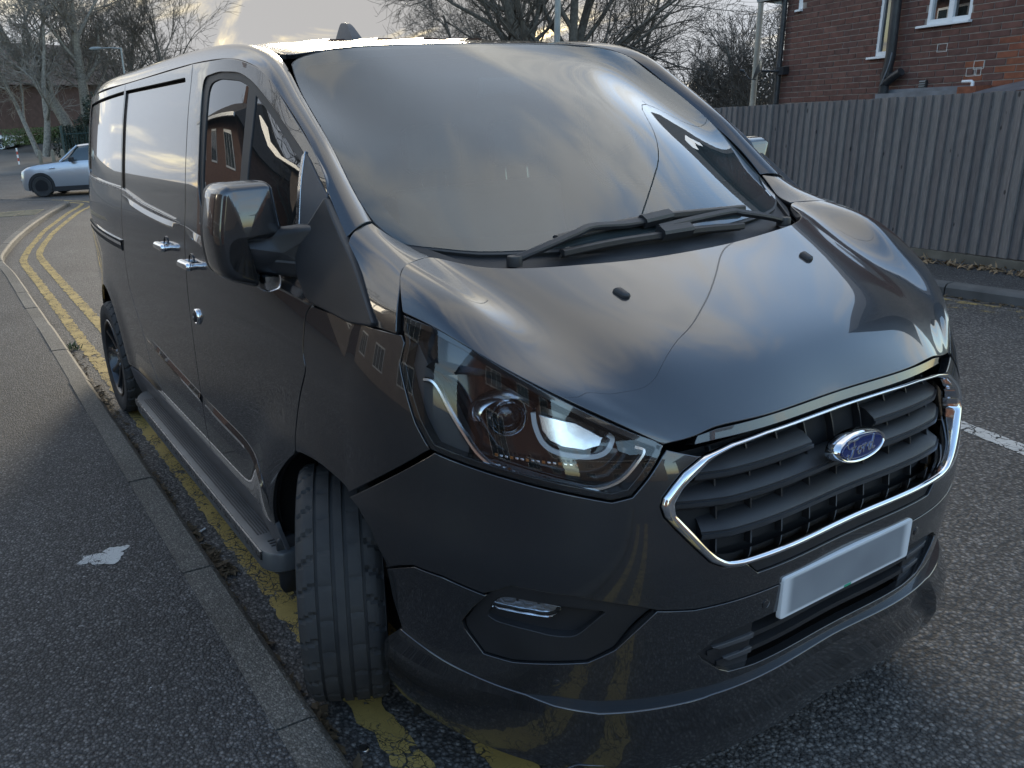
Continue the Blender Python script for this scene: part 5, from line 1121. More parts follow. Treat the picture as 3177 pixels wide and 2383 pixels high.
# --- the brick house behind the fence
hd_=np.array([.976,-.215]); hd_/=np.linalg.norm(hd_); h0=np.array([-3.35,8.2]); hang=math.atan2(hd_[1],hd_[0])
house=empty('brick_house',(h0[0],h0[1],0),hang,label='red brick house with white window frames behind the wooden fence',cat='house')
CO=.0688; BW=.2165
openings=[(-.749,-.530,2.03,4.2),(-.131,.372,2.305,3.3),(-2.02,-1.95,2.71,3.6)]
def blocked(a0,a1,z0,z1):
    return any(a1>o[0]+.01 and a0<o[1]-.01 and z1>o[2]+.01 and z0<o[3]-.01 for o in openings)
wl=MB()
# mortar wall with openings, as vertical strips
cuts=sorted({-2.21,4.5}|{o[0] for o in openings}|{o[1] for o in openings})
for c0,c1 in zip(cuts[:-1],cuts[1:]):
    zs=[(0,4.9)]
    for o in openings:
        if c0>=o[0]-1e-6 and c1<=o[1]+1e-6: zs=[(0,o[2]),(o[3],4.9)]
    for z0,z1 in zs: wl.add([(c0,0,z0),(c1,0,z0),(c1,0,z1),(c0,0,z1)],[(0,1,2,3)])
wl.add([(-2.21,0,0),(-2.21,7,0),(-2.21,7,4.9),(-2.21,0,4.9)],[(0,1,2,3)])
wl.build('wall',MT['mortar'],house,False,None)
bv=[]
for k in range(5):
    b=MB(); w,h,d_=BW-.0095,CO-.0095,.012; j=rng.uniform(-.0012,.0012,8)
    V=[(-w/2+j[0],.004,-h/2),(w/2+j[1],.004,-h/2),(w/2,.004,h/2+j[2]),(-w/2,.004,h/2+j[3]),(-w/2+j[0]+.002,-.007,-h/2+.002),(w/2+j[1]-.002,-.007,-h/2+.002),(w/2-.002,-.007,h/2+j[2]-.002),(-w/2+.002,-.007,h/2+j[3]-.002)]
    b.add(V,[(4,5,6,7),(0,1,5,4),(1,2,6,5),(2,3,7,6),(3,0,4,7)]); o=b.build('brick',MT['brick'],None,False,None); bv.append(o.data); bpy.data.objects.remove(o)
    m2=bv[-1].copy(); m2.materials.clear(); m2.materials.append(MT['brickred']); bv[-1]=(bv[-1],m2)
rest=MB(); count=0; cells=[]
for r in range(0,70):
    z=.03+r*CO+CO/2; a=-2.21+(BW/2 if r%2==0 else BW)
    if r%2: cells.append((-2.21+BW/4,z,.5))
    while a<2.6:
        cells.append((a,z,1.0)); a+=BW
def clip(a,z,sc):
    lo,hi=a-BW/2*sc,a+BW/2*sc
    for o in openings:
        if z+CO/2>o[2]+.02 and z-CO/2<o[3]-.02 and hi>o[0] and lo<o[1]:
            if lo<o[0]-.03: hi=min(hi,o[0]+.004)
            elif hi>o[1]+.03: lo=max(lo,o[1]-.004)
            else: return None
    return ((lo+hi)/2,z,(hi-lo)/BW)
cells=[q for q in (clip(*c) for c in cells) if q]
vis=[c for c in cells if 1.50<c[1]<2.62 and c[0]<1.12]
vis=sorted(vis,key=lambda c: abs(c[1]-2.0))[:298]; vset=set(vis)
for c in cells:
    a,z,sc=c
    if c in vset:
        v_=bv[rng.integers(5)]; red=(a>.78 and z<2.1 and rng.random()<.75) or (a>.45 and z<1.9 and rng.random()<.25)
        inst(v_[1] if red else v_[0],'brick',(a,rng.uniform(-.0015,.0015),z),parent=house,scale=(sc,1,1) if sc!=1 else None)
    else:
        w,h=(BW*sc-.0095)/2,(CO-.0095)/2; rest.add([(a-w,-.006,z-h),(a+w,-.006,z-h),(a+w,-.006,z+h),(a-w,-.006,z+h),(a-w,.004,z-h),(a+w,.004,z-h),(a+w,.004,z+h),(a-w,.004,z+h)],[(0,1,2,3),(0,4,5,1),(3,2,6,7),(0,3,7,4),(1,5,6,2)])
ro_=rest.build('bricks_beyond',MT['brick'],house,False,None); ro_['kind']='stuff'
for (a,z,w) in ((.102,2.05,.105),(.545,1.843,.10),(.475,1.777,.10),(.545,1.777,.06)):   # repointed bricks
    b=MB(); t=.006; h=.037
    for q in ((a-w/2,z-h-t,a+w/2,z-h),(a-w/2,z+h,a+w/2,z+h+t),(a-w/2-t,z-h-t,a-w/2,z+h+t),(a+w/2,z-h-t,a+w/2+t,z+h+t)): b.box((q[0],-.0085,q[1]),(q[2],-.001,q[3]))
    b.build('white_pointing',MT['mortarw'],house,False)
def window(a0,a1,z0,z1,mull=(),sill=None,depth=.06):
    w=empty('window',parent=house); fw=.036
    b=MB(); b.box((a0,.0,z0),(a0+fw,depth,z1)); b.box((a1-fw,.0,z0),(a1,depth,z1)); b.box((a0+fw,.001,z0),(a1-fw,depth,z0+fw*1.3)); b.box((a0+fw,.001,z1-fw),(a1-fw,depth,z1)); b.build('frame',MT['upvc'],w,False)
    xs=[a0]+list(mull)+[a1]
    for m_ in mull: b=MB(); b.box((m_-fw*.8,-.004,z0+.01),(m_+fw*.8,depth,z1-.01)); b.build('mullion',MT['upvc'],w,False)
    for p,q in zip(xs[:-1],xs[1:]):
        b=MB(); b.add([(p,.03,z0),(q,.03,z0),(q,.03,z1),(p,.03,z1)],[(0,1,2,3)]); b.build('pane',MT['pane'],w,False,None)
        b=MB(); n=24; V=[]
        for i in range(n+1): x=p+(q-p)*i/n; V+=[(x,.10+.012*math.sin(i*1.9),z0),(x,.10+.012*math.sin(i*1.9),z1)]
        b.add(V,[(2*i,2*i+2,2*i+3,2*i+1) for i in range(n)]); b.build('curtain',MT['curtain'],w,True,None)
    b=MB(); s0,s1=sill or (a0-.06,a1+.03); b.box((s0,-.055,z0-.030),(s1,.03,z0-.004)); bevel(b.build('sill',MT['upvc'],w,False),.004)
window(-.749,-.530,2.03,4.2,(),(-.828,-.50)); window(-.131,.372,2.305,3.3,(.135,),(-.222,.39)); window(-2.02,-1.95,2.71,3.6,(),(-2.03,-1.94))
# pipes
b=MB(); b.tube([(-.478,-.09,4.8),(-.470,-.09,2.62),(-.455,-.09,2.02),(-.482,-.09,1.80),(-.505,-.09,1.45)],.052,14); b.tube([(-.476,-.09,1.84),(-.481,-.09,1.78)],.062,14); dp=b.build('soil_pipe',MT['iron'],house)
b=MB(); b.tube([(-.497,-.09,1.70),(-.40,-.095,1.775),(-.285,-.095,1.835)],[.05,.05,.046],12); b.build('pipe_branch',MT['iron'],house)
b=MB(); b.tube([(-.415,-.12,2.05),(-.42,-.135,1.93),(-.436,-.15,1.83),(-.47,-.155,1.72),(-.495,-.15,1.69)],.006,6); b.build('cable',MT['lead'],house)
b=MB(); b.tube([(-2.205,-.06,4.7),(-2.205,-.06,0)],.036,12); b.build('downpipe',MT['iron'],house)
b=MB(); b.box((-.53,-.16,1.20),(.53,-.005,1.605)); b.box((-.53,-.05,1.605),(.53,-.004,1.645)); b.build('lead_flashing',MT['lead'],house,False)
b=MB(); b.box((.52,-.22,1.2),(.72,-.01,1.635)); b.build('lean_to_wall',MT['brickred'],house,False)
b=MB(); b.tube([(.51,-.15,1.684),(.605,-.15,1.683),(.622,-.15,1.672),(.624,-.15,1.60)],.017,10); b.build('overflow_pipe',MT['upvc'],house)
b=MB(); b.add([(.74,-.10,1.60),(1.9,-.10,1.80),(1.9,-.70,1.62),(.74,-.70,1.50)],[(0,1,2,3)]); b.build('lean_to_roof',MT['lead'],house,False,None)
b=MB(); b.box((.78,-.72,1.50),(1.9,-.70,1.545)); b.build('lean_to_fascia',MT['upvc'],house,False)
vt=empty('air_vent',parent=house); b=MB(); b.box((-.098,-.03,1.622),(-.008,-.008,1.728)); b.build('vent_box',MT['iron'],vt,False)
for k in range(4): b=MB(); b.add([(-.09,-.045,1.632+.025*k),(-.016,-.045,1.632+.025*k),(-.016,-.03,1.648+.025*k),(-.09,-.03,1.648+.025*k)],[(0,1,2,3)]); b.build('louvre',MT['greymetal'],vt,False,None)
b=MB(); b.box((-2.42,-.25,2.84),(4.5,.2,2.9) if False else (-2.42,-.25,2.90)); 
b=MB(); b.add([(-2.45,-.30,2.875),(-2.22,-.02,2.79),(-2.22,-.02,2.83),(-2.45,-.30,2.93)],[(0,1,2,3)]); b.box((-2.47,-.28,2.86),(-2.23,.5,2.90)); b.build('gutter_end',MT['greymetal'],house,False)
b=MB(); b.add([(-2.5,-.4,4.8),(4.8,-.4,4.8),(4.8,3.2,7.2),(-2.5,3.2,7.2)],[(0,1,2,3)]); b.add([(-2.5,6.8,4.8),(4.8,6.8,4.8),(4.8,3.2,7.2),(-2.5,3.2,7.2)],[(3,2,1,0)]); b.build('roof',MT['slate'],house,False,None)
# satellite dish
dishE=empty('satellite_dish',parent=None); hm=Matrix.Translation((h0[0],h0[1],0))@Matrix.Rotation(hang,4,'Z')
dishE.matrix_world=hm@Matrix.Translation((-2.275,-.30,1.985)); tag(dishE,'grey satellite dish fixed to the corner of the brick house','satellite dish')
dax=np.array([-.72,-.62,.30]); dax/=np.linalg.norm(dax); du_=np.cross(dax,[0,0,1]); du_/=np.linalg.norm(du_); dv_=np.cross(du_,dax)
b=MB(); V=[]; n=32
for r in (0.001,.05,.09,.125,.132):
    for k in range(n): a=2*math.pi*k/n; V.append(np.array([0,0,0])+du_*r*1.05*math.cos(a)+dv_*r*.98*math.sin(a)+dax*(r*r*2.2))
b.add(V,[(i*n+k,i*n+(k+1)%n,(i+1)*n+(k+1)%n,(i+1)*n+k) for i in range(4) for k in range(n)]); b.build('dish',MT['greymetal'],dishE,True,None,fix=False)
b=MB(); b.tube([dv_*-.12,dv_*-.13+dax*.10,dax*.20-dv_*.05],.008,6); b.tube([dax*.19-dv_*.05,dax*.25-dv_*.05],[.022,.018],10); b.build('feed_arm',MT['iron'],dishE)
b=MB(); b.tube([dax*-.02,np.array([.10,.18,-.02]),np.array([.14,.28,-.02])],.016,8); b.box((.10,.2,-.07),(.20,.3,.03)); b.build('bracket',MT['iron'],dishE)
# --- bare trees
MT['bark']=simple('bark',(.10,.088,.074),.9,var=.35,vscale=12,bump=.7,bscale=60)
MT['barkhazed']=simple('hazed_bark',(.22,.20,.175),.9,var=.4,vscale=10,bump=.6,bscale=50)  # paler than bark: haze over the far left trees put into the colour
MT['twig']=simple('twigs',(.10,.084,.070),.9,var=.3,vscale=3)
MT['twighazed']=simple('hazed_twigs',(.21,.185,.16),.9,var=.3,vscale=3)  # veil of haze painted into the twig colour
def tree(name,pos,H,r0,label,seed,stems=1,spread=.55,levels=5,kids=(7,6,5,4,4),lean=(0,0),upness=.35,first=.22,bark=None,twig=None,group=None,droop=0.0,minr=.006,fan=.25,cat='tree',twl=1.0):
    R=np.random.default_rng(seed); T=TB(); Cn=TB()
    root=empty(name,pos,label=label,cat=cat,group=group)
    def grow(p,d,L,r,lv):
        n=7 if lv==0 else (6 if lv<3 else 4); pts=[p]; dirs=[d]
        for i in range(n):
            j=R.normal(0,.10 if lv==0 else .20,3); g=np.array([0,0,upness*(.10 if lv<2 else .06)-droop*(.12 if lv>=3 else 0)])
            d=d+j*.6+g; d/=np.linalg.norm(d); p=p+d*L/n; pts.append(p); dirs.append(d)
        rr=np.linspace(r,max(minr*.6,r*(.30 if lv<levels-1 else .35)),n+1)
        (T if lv<2 else Cn).tube(pts,rr,8 if lv==0 else (6 if lv==1 else (4 if lv==2 else 3)),False)
        if lv>=levels-1: return
        K=kids[lv]
        for k in range(K):
            t=first+(1-first)*(k+R.uniform(.2,.8))/K if lv==0 else R.uniform(.25,1.0)
            i=min(n-1,int(t*n)); f=t*n-i; q=pts[i]*(1-f)+pts[i+1]*f; dd=dirs[i+1]
            s=np.cross(dd,R.normal(0,1,3)); s/=np.linalg.norm(s)+1e-9
            ang=R.uniform(.45,1.0)*spread*1.5; nd=dd*math.cos(ang)+s*math.sin(ang); nd/=np.linalg.norm(nd)
            l=L*(R.uniform(.42,.66) if lv>0 else R.uniform(.38,.58)*(1.15-.5*t))*(twl if lv>=levels-2 else 1); grow(q,nd,l,max(minr,rr[i]*R.uniform(.42,.62)),lv+1)
    for s in range(stems):
        a=2*math.pi*s/max(1,stems)+R.uniform(0,1); d=np.array([math.cos(a)*fan*(stems>1)+lean[0],math.sin(a)*fan*(stems>1)+lean[1],1.0]); d/=np.linalg.norm(d)
        grow(np.array([math.cos(a),math.sin(a),0])*(.25*(stems>1))*r0*4,d,H*R.uniform(.55,.7),r0*(1 if stems==1 else R.uniform(.6,1)),0)
    T.build('trunk',bark or MT['bark'],root,True,None,fix=False); Cn.build('crown',twig or MT['twig'],root,True,None,fix=False)
    return root
def polar(px_az,dist,z=0): a=math.radians(px_az); return (CAM_POS[0]+dist*math.cos(a),CAM_POS[1]+dist*math.sin(a),z)
G1='bare trees beyond the junction'
tree('bare_tree',polar(170.6,52,.4),15,.42,'large bare tree with several stems beside the low brick building',3,stems=3,spread=.62,kids=(9,7,6,5,4),levels=5,fan=.22,bark=MT['barkhazed'],twig=MT['twighazed'],group=G1,minr=.012)
tree('bare_tree',polar(168.0,58,.4),13,.30,'bare tree with ascending branches just behind the lamp post',11,stems=2,spread=.6,kids=(9,7,6,5,4),levels=5,fan=.3,group=G1,minr=.012)
tree('bare_tree',polar(173.6,50,.6),12,.26,'leaning bare tree at the left edge before the brick building',17,stems=2,spread=.7,kids=(8,7,6,5,4),levels=5,fan=.45,bark=MT['barkhazed'],twig=MT['twighazed'],group=G1,minr=.012)
tree('birch_tree',polar(164.9,50,.3),12,.16,'slim drooping birch right of the big bare trees, above the van roof',23,spread=.45,kids=(14,8,6,4,3),levels=5,droop=.5,group=G1,minr=.009,first=.1)
tree('bare_tree',polar(162.6,62,.3),8,.16,'small round-topped bare tree seen over the rear of the van roof',29,stems=3,spread=.6,kids=(7,6,5,4,3),levels=5,group=G1,minr=.012)
tree('bare_tree',polar(158.9,60,.0),6.6,.12,'tiny far bare tree showing its top just left of the roof aerial',31,stems=3,spread=.55,kids=(6,6,5,4,3),levels=5,group=G1,minr=.012)
tree('bare_tree',polar(139.3,27,.1),13,.30,'big multi-stemmed bare tree standing behind the van roof',41,stems=4,spread=.62,kids=(10,8,6,5,4),levels=5,fan=.20,first=.12,minr=.006)
tree('bare_tree',polar(136.2,30,.1),10,.18,'spreading bare tree to the right of the multi-stemmed one',43,stems=2,spread=.75,kids=(9,8,6,5,4),levels=5,fan=.5,first=.12,minr=.006)
tree('bare_tree',polar(143.4,34,.1),10,.20,'bare tree with wide low branches left of the multi-stemmed one',47,stems=2,spread=.8,kids=(9,8,6,5,4),levels=5,fan=.4,first=.12,minr=.007)
tree('bare_tree',polar(125.7,24,.1),5.2,.11,'dense twiggy tree behind the tall pole, against the brick house',53,stems=3,spread=.62,kids=(8,6,5,4,3),levels=5,fan=.35,first=.1,minr=.006)
for k,(az,ds,h) in enumerate(((129.6,26,3.9),(128.2,25,4.2),(131.0,28,3.2),(127.0,23,3.4))):
    tree('bare_shrub',polar(az,ds,.1),h,.045,['thin upright bare shrub nearest the windscreen edge','tall bare shrub left of the pole','low bare shrub half hidden by the van','bushy bare shrub right beside the pole'][k],60+k,stems=5,spread=.45,kids=(9,6,5,4),levels=4,fan=.35,first=.1,minr=.005,group='bare shrubs behind the fence',cat='shrub',upness=.6)
# --- lamp posts and pole
MT['pole']=simple('pale_grey_pole',(.34,.32,.27),.6,var=.15,vscale=6)
b=MB(); p=polar(126.95,17.5,0); b.tube([(p[0],p[1],0),(p[0],p[1],9)],[.055,.04],12); o=b.build('pole',MT['pole'],None); 
e=empty('street_pole',(0,0,0),label='tall pale pole rising behind the fence left of the brick house',cat='pole'); o.parent=e; o.name='shaft'
def lamp(az,dist,h,r,label,arm):
    p=polar(az,dist,0); e=empty('street_lamp',(p[0],p[1],0),label=label,cat='street lamp'); b=MB(); b.tube([(0,0,0),(0,0,1.2),(0,0,1.25),(0,0,h)],[r*1.6,r*1.6,r,r*.8],10); b.build('column',MT['greymetal'],e)
    a=np.array(arm); b=MB(); b.tube([(0,0,h-.05),tuple(a*.5+[0,0,h+.02]),tuple(a+[0,0,h+.03])],[.04,.035,.03],8); b.build('arm',MT['greymetal'],e)
    b=MB(); q=a/np.linalg.norm(a); c=a+np.array([0,0,h+.03]); b.tube([c-q*.05,c+q*.10,c+q*.45,c+q*.60],[.05,.09,.10,.04],8); b.build('lantern',MT['greymetal'],e)
lamp(167.75,47,5.95,.06,'grey street lamp among the bare trees on the left',(-.55,-.95,0))
lamp(139.02,22,8.0,.085,'street lamp column rising behind the van roof among tree stems',(-.5,-.8,0))
# --- ground rising beyond the junction
MT['tarmacfar']=simple('far_tarmac',(.085,.083,.08),.85,var=.2,vscale=.8)
V=[];xs=[-39.5,-39.9,-44,-50,-58,-66,-75,-110]; zs=[.0,.10,.12,.42,.74,1.5,2.0,2.4]
for x,z in zip(xs,zs): V+=[(x,-60,z),(x,60,z)]
o=mesh('far_ground',V,[(2*i,2*i+1,2*i+3,2*i+2) for i in range(len(xs)-1)],MT['tarmacfar'],None,False); tag(o,kind='structure')
def gz(x): return float(np.interp(-x,[-q for q in xs],zs))
# far building
fb_=empty('brick_building',(-71,3.2,1.9),math.radians(-62),label='low brown brick building with dark tiled roof behind the bare trees',cat='building')
MT['brickfar']=simple('far_brick',(.11,.068,.056),.9,var=.2,vscale=3)
MT['timber']=simple('dark_cladding',(.06,.045,.038),.8,var=.2)
L0,W0=11,9
b=MB(); b.add([(-7,0,0),(7,0,0),(7,0,3.6),(0,0,3.6),(-7,0,3.6)],[(0,1,2,3,4)]); b.box((-7,0.02,0),(7,9,3.55)); b.build('wall',MT['brickfar'],fb_,False)
b=MB(); b.add([(-7.6,-.5,3.3),(7.6,-.5,3.3),(7.6,4.5,6.6),(-7.6,4.5,6.6)],[(0,1,2,3)]); b.add([(-7.6,9.5,3.3),(7.6,9.5,3.3),(7.6,4.5,6.6),(-7.6,4.5,6.6)],[(3,2,1,0)]); b.add([(7.4,-.3,3.4),(7.4,9.3,3.4),(7.4,4.5,6.5)],[(0,1,2)]); b.build('roof',MT['slate'],fb_,False,None)
for a in (-5.2,-2.2,.8,3.8):
    for z0,z1,w in ((.45,1.75,1.3),(2.35,3.2,1.6)):
        wn=empty('window',parent=fb_); b=MB(); b.box((a-w/2,-.05,z0),(a+w/2,.03,z1)); b.build('frame',MT['timber'],wn,False)
        for q in (0,1): b=MB(); x0=a-w/2+.08+q*(w/2-.02); b.add([(x0,-.06,z0+.08),(x0+w/2-.14,-.06,z0+.08),(x0+w/2-.14,-.06,z1-.08),(x0,-.06,z1-.08)],[(0,1,2,3)]); b.build('pane',MT['pane2'] if 'pane2' in MT else MT.setdefault('pane2',simple('pale_pane',(.33,.34,.33),.2,var=.2)),wn,False,None)
# --- leafy masses: hedge, evergreen bushes
def leafmat(name,c1,c2): return simple(name,c1,.6,var=.3,vscale=1.6,col2=c2,detail=6)
MT['hedge']=leafmat('hedge_leaf',(.045,.075,.02),(.09,.125,.035)); MT['evergreen']=leafmat('evergreen_leaf',(.016,.026,.018),(.035,.05,.032)); MT['brownscrub']=leafmat('brown_scrub',(.05,.042,.032),(.085,.07,.055))
def foliage(name,pos,shape,n,size,mat,label,cat,seed,boxy=False,stem=True,group=None):
    R=np.random.default_rng(seed); root=empty(name,pos,label=label,cat=cat,group=group); sx,sy,sz=shape; b=MB()
    if boxy: P=np.c_[R.uniform(-sx,sx,n),R.uniform(-sy,sy,n),R.uniform(0,sz,n)]; 
    else:
        d=R.normal(0,1,(n,3)); d/=np.linalg.norm(d,axis=1)[:,None]; r=R.uniform(.55,1,n)**.5; lob=1+.22*np.sin(d[:,0]*4+seed)+.18*np.sin(d[:,1]*5+d[:,2]*4); P=d*(r*lob)[:,None]*[sx,sy,sz*.55]; P[:,2]+=sz*.5; P=P[P[:,2]>.02]
    k=len(P); e1=R.normal(0,1,(k,3)); e1/=np.linalg.norm(e1,axis=1)[:,None]; e2=np.cross(e1,R.normal(0,1,(k,3))); e2/=np.linalg.norm(e2,axis=1)[:,None]+1e-9; s=(size*R.uniform(.6,1.4,k))[:,None]
    quadmesh('crown',np.stack([P-e1*s,P-e2*s*.5,P+e1*s,P+e2*s*.5],1),mat,root)
    t=MB()
    for k in range(4 if not boxy else 6):
        x,y=(R.uniform(-.3,.3)*sx,R.uniform(-.3,.3)*sy) if not boxy else (R.uniform(-.9,.9)*sx,0); t.tube([(x,y,0),(x*1.1,y*1.1,sz*.3),(x*1.5,y*1.5,sz*.62)],[.05,.035,.015],6)
    t.build('trunk',MT['bark'],root,True,None,fix=False); return root
x,y,_=polar(172.9,60); foliage('clipped_hedge',(x,y,gz(x)+.5),(1.2,3.0,1.05),5200,.06,MT['hedge'],'clipped green hedge in front of the far brick building','hedge',5,True)
x,y,_=polar(169.6,50); foliage('evergreen_bush',(x,y,gz(x)),(1.7,1.5,3.1),5200,.075,MT['evergreen'],'dark evergreen bush behind the green railings','bush',6)
x,y,_=polar(168.0,51); foliage('evergreen_bush',(x,y,gz(x)),(1.5,1.5,2.7),4200,.075,MT['evergreen'],'dark evergreen bush close to the rear of the van','bush',8)
x,y,_=polar(171.3,50); foliage('evergreen_bush',(x,y,gz(x)),(1.2,1.2,1.7),3200,.07,MT['evergreen'],'low dark bush left of the green railings','bush',9)
for k,(az,ds,sh,lb) in enumerate(((129.5,30,(4.5,1.2,2.3),'brown scrub hedge behind the fence, left of the pole'),(125.5,26,(2.2,1.2,2.5),'brown scrub at the corner of the brick house'))):
    x,y,_=polar(az,ds); o=foliage('scrub_hedge',(x,y,0),sh,9000,.05,MT['brownscrub'],lb,'hedge',12+k,True)
    o.rotation_euler=(0,0,math.radians(az-90))
# green palisade railings
MT['palisade']=simple('dark_green_railing',(.018,.04,.036),.5,var=.25)
pf_=empty('palisade_fence',(0,0,0),label='dark green palisade railings in front of the evergreen bushes',cat='railing')
pa=np.array(polar(172.2,47.5)[:2]); pb=np.array(polar(167.2,47.5)[:2])
b=MB(); b.add([(-.035,-.012,0),(0,.012,0),(.035,-.012,0),(-.035,-.012,1.85),(0,.012,1.95),(.035,-.012,1.85)],[(0,1,4,3),(1,2,5,4),(0,3,4),(2,5,4)]); pale=b.build('pale',MT['palisade'],None,False,None); pm=pale.data; bpy.data.objects.remove(pale)
npale=28; an=math.atan2(*(pb-pa)[::-1])
for i in range(npale):
    q=pa+(pb-pa)*i/(npale-1); inst(pm,'pale',(q[0],q[1],gz(q[0])),an,parent=pf_)
for zz in (.35,1.55):
    b=MB(); b.tube([(pa[0],pa[1],gz(pa[0])+zz),(pb[0],pb[1],gz(pb[0])+zz)],.03,5); b.build('rail',MT['palisade'],pf_)
for f in (0,.5,1): q=pa+(pb-pa)*f; b=MB(); b.box((q[0]-.06,q[1]-.06,gz(q[0])),(q[0]+.06,q[1]+.06,gz(q[0])+2.0)); b.build('post',MT['palisade'],pf_,False)
# timber bollards
MT['bollard']=simple('weathered_timber',(.17,.15,.115),.85,var=.3,vscale=5)
b=MB(); b.lathe([(.001,.0),(.095,0),(.095,.80),(.075,.86),(.03,.90),(.001,.905)],12,'z'); bo=b.build('timber_bollard',MT['bollard'],None,True,40); bm=bo.data; bpy.data.objects.remove(bo)
for k,(px,lb) in enumerate(((173.72,'leftmost of the row of short timber bollards by the junction'),(172.93,'second timber bollard from the left, by the junction'),(172.34,'third timber bollard from the left, above the silver car bonnet'),(171.83,'timber bollard nearest the silver car windscreen'))):
    x,y,_=polar(px,45.2-.5*k); o=inst(bm,'timber_bollard',(x,y,gz(x))); tag(o,lb,'bollard','timber bollards by the junction')
b=MB(); b.tube([(0,0,0),(0,0,.9)],.05,8); 
wp=empty('marker_post',(*polar(175.05,48)[:2],.3),label='small red and white striped marker post near the white car',cat='post'); MT['red']=simple('red_band',(.42,.06,.04),.5)
for k in range(5): b=MB(); b.lathe([(.045,k*.17),(.045,(k+1)*.17)],10,'z'); b.build('band',MT['red'] if k%2 else MT['white'],wp)
# --- cars
MT['silver']=paint_mat('silver_paint',(.48,.50,.53),metal=.5,rough=.3,dust=.02); MT['carwhite']=paint_mat('white_paint',(.62,.63,.63),metal=0.0,rough=.3,dust=.02); MT['carglass']=simple('car_glass',(.03,.045,.05),.05,var=.1,coat=1); MT['cartrim']=simple('car_trim',(.02,.021,.023),.5)
MT['alloy']=simple('alloy',(.45,.46,.47),.3,.9,var=.1)
def car(name,loc,rz,label,prof,wheels,wr,mat,L,half,glass,roofc=None,alloy=True):
    """prof: (x, zlow, zbelt, zroof, wbelt, wroof) from front to back"""
    c=empty(name,loc,rz,label=label,cat='car'); xs=[p[0] for p in prof]
    def loft(rows,mat,nm,caps=False):
        m=len(rows[0]); V=[q for r in rows for q in r]; b=MB(); b.add(V,[(i*m+j,i*m+j+1,(i+1)*m+j+1,(i+1)*m+j) for i in range(len(rows)-1) for j in range(m-1)]); return b.build(nm,mat,c,True,50)
    rows=[]
    for x,zl,zb,zr,wb,wr_ in prof:
        w=wb; r=[(x,-w*.93,zl),(x,-w,zl+.12),(x,-w,zl+(zb-zl)*.55),(x,-w*.985,zb-.06),(x,-w*.94,zb),(x,-w*.6,zb+.02),(x,0,zb+.03),(x,w*.6,zb+.02),(x,w*.94,zb),(x,w*.985,zb-.06),(x,w,zl+(zb-zl)*.55),(x,w,zl+.12),(x,w*.93,zl)]; rows.append(r)
    body=loft(rows,mat,'body')
    b=MB(); b.add(rows[0],[tuple(range(13))]); b.add(rows[-1],[tuple(range(13))]); b.build('body_end',mat,c,True,50)
    gr_=[]
    for x,zb,zr,wb,wr_ in glass: gr_.append([(x,-wb,zb),(x,-(wb+wr_)/2-.01,(zb+zr)/2),(x,-wr_,zr-.03),(x,-wr_*.9,zr),(x,0,zr+.02),(x,wr_*.9,zr),(x,wr_,zr-.03),(x,(wb+wr_)/2+.01,(zb+zr)/2),(x,wb,zb)])
    loft(gr_,MT['carglass'],'windows')
    top=[[(x,-wr_-.004,zr-.035),(x,-wr_*.9,zr+.006),(x,0,zr+.026),(x,wr_*.9,zr+.006),(x,wr_+.004,zr-.035)] for x,zb,zr,wb,wr_ in glass if zr>glass[len(glass)//2][2]-.06]
    loft(top,roofc or mat,'roof')
    for sgn in (-1,1):
        g0,g1=glass[0],glass[1]; tb=MB(); tb.tube([(g0[0]+.02,sgn*g0[3],g0[1]+.01),(g1[0],sgn*(g1[4]+.01),g1[2]-.01)],[.035,.03],6); tb.build('pillar',roofc or mat,c)
        b=MB(); b.box((g0[0]-.42,sgn*(half-.02) if sgn>0 else sgn*(half+.13),g0[1]+.0),(g0[0]-.30,sgn*(half+.13) if sgn>0 else sgn*(half-.02),g0[1]+.13)); bevel(b.build('mirror',MT['cartrim'],c,False),.02)
        b=MB(); b.box((xs[-1]+.1,sgn*half*.985-.01,prof[3][1]-.02),(xs[0]-.35,sgn*half*.985+.01,prof[3][1]+.12)); b.build('sill',MT['cartrim'],c,False)
    for wx in wheels:
        for sgn in (-1,1):
            b=MB(); b.lathe([(wr+.055,0),(wr+.055,.012)],28,'y',(wx,sgn*(half+.002)-.006,wr)); 
            w=empty('wheel',(wx,sgn*(half-.10),wr),math.pi if sgn>0 else 0,parent=c)
            b=MB(); b.lathe([(wr*.62,-.11),(wr*.9,-.115),(wr,-.09),(wr,.09),(wr*.9,.11)],28,'y'); b.build('tyre',MT['rubber'],w)
            b=MB(); b.lathe([(.001,-.085),(.05,-.09),(wr*.64,-.100),(wr*.64,.05)],28,'y'); 
            if alloy:
                b=MB(); b.lathe([(wr*.56,-.105),(wr*.64,-.112),(wr*.64,.02)],28,'y')
                for k in range(5): a=2*math.pi*k/5; b.tube([(0,-.09,0),(wr*.6*math.cos(a),-.105,wr*.6*math.sin(a))],[.05,.03],6)
            b.build('rim',MT['alloy'] if alloy else MT['cartrim'],w)
            b=MB(); n=18; V=[]
            for r in (wr+.01,wr+.085): V+=[(wx+r*math.cos(t),sgn*(half+.006),wr+r*math.sin(t)) for t in np.linspace(-.25,math.pi+.25,n)]
            b.add(V,[(i,i+1,n+i+1,n+i) for i in range(n-1)]); b.build('arch_trim',MT['cartrim'],c,False,None)
            b=MB(); V=[]; V+=[(wx+(wr+.02)*math.cos(t),sgn*(half+.004),wr+(wr+.02)*math.sin(t)) for t in np.linspace(-.35,math.pi+.35,n)]
            b.add(V,[tuple(range(n))]); b.build('arch_shadow_gap',MT['shell'],c,False,None)
    return c
def headlamp(c,x,y,z,r,sgn,mat=None):
    b=MB(); b.lathe([(.001,.05),(r*.6,.045),(r,.02),(r*1.1,-.03)],16,'x',(x,y*sgn,z)); b.build('headlight',mat or MT['clearplastic'],c)
hx,hy=-.476,-.879
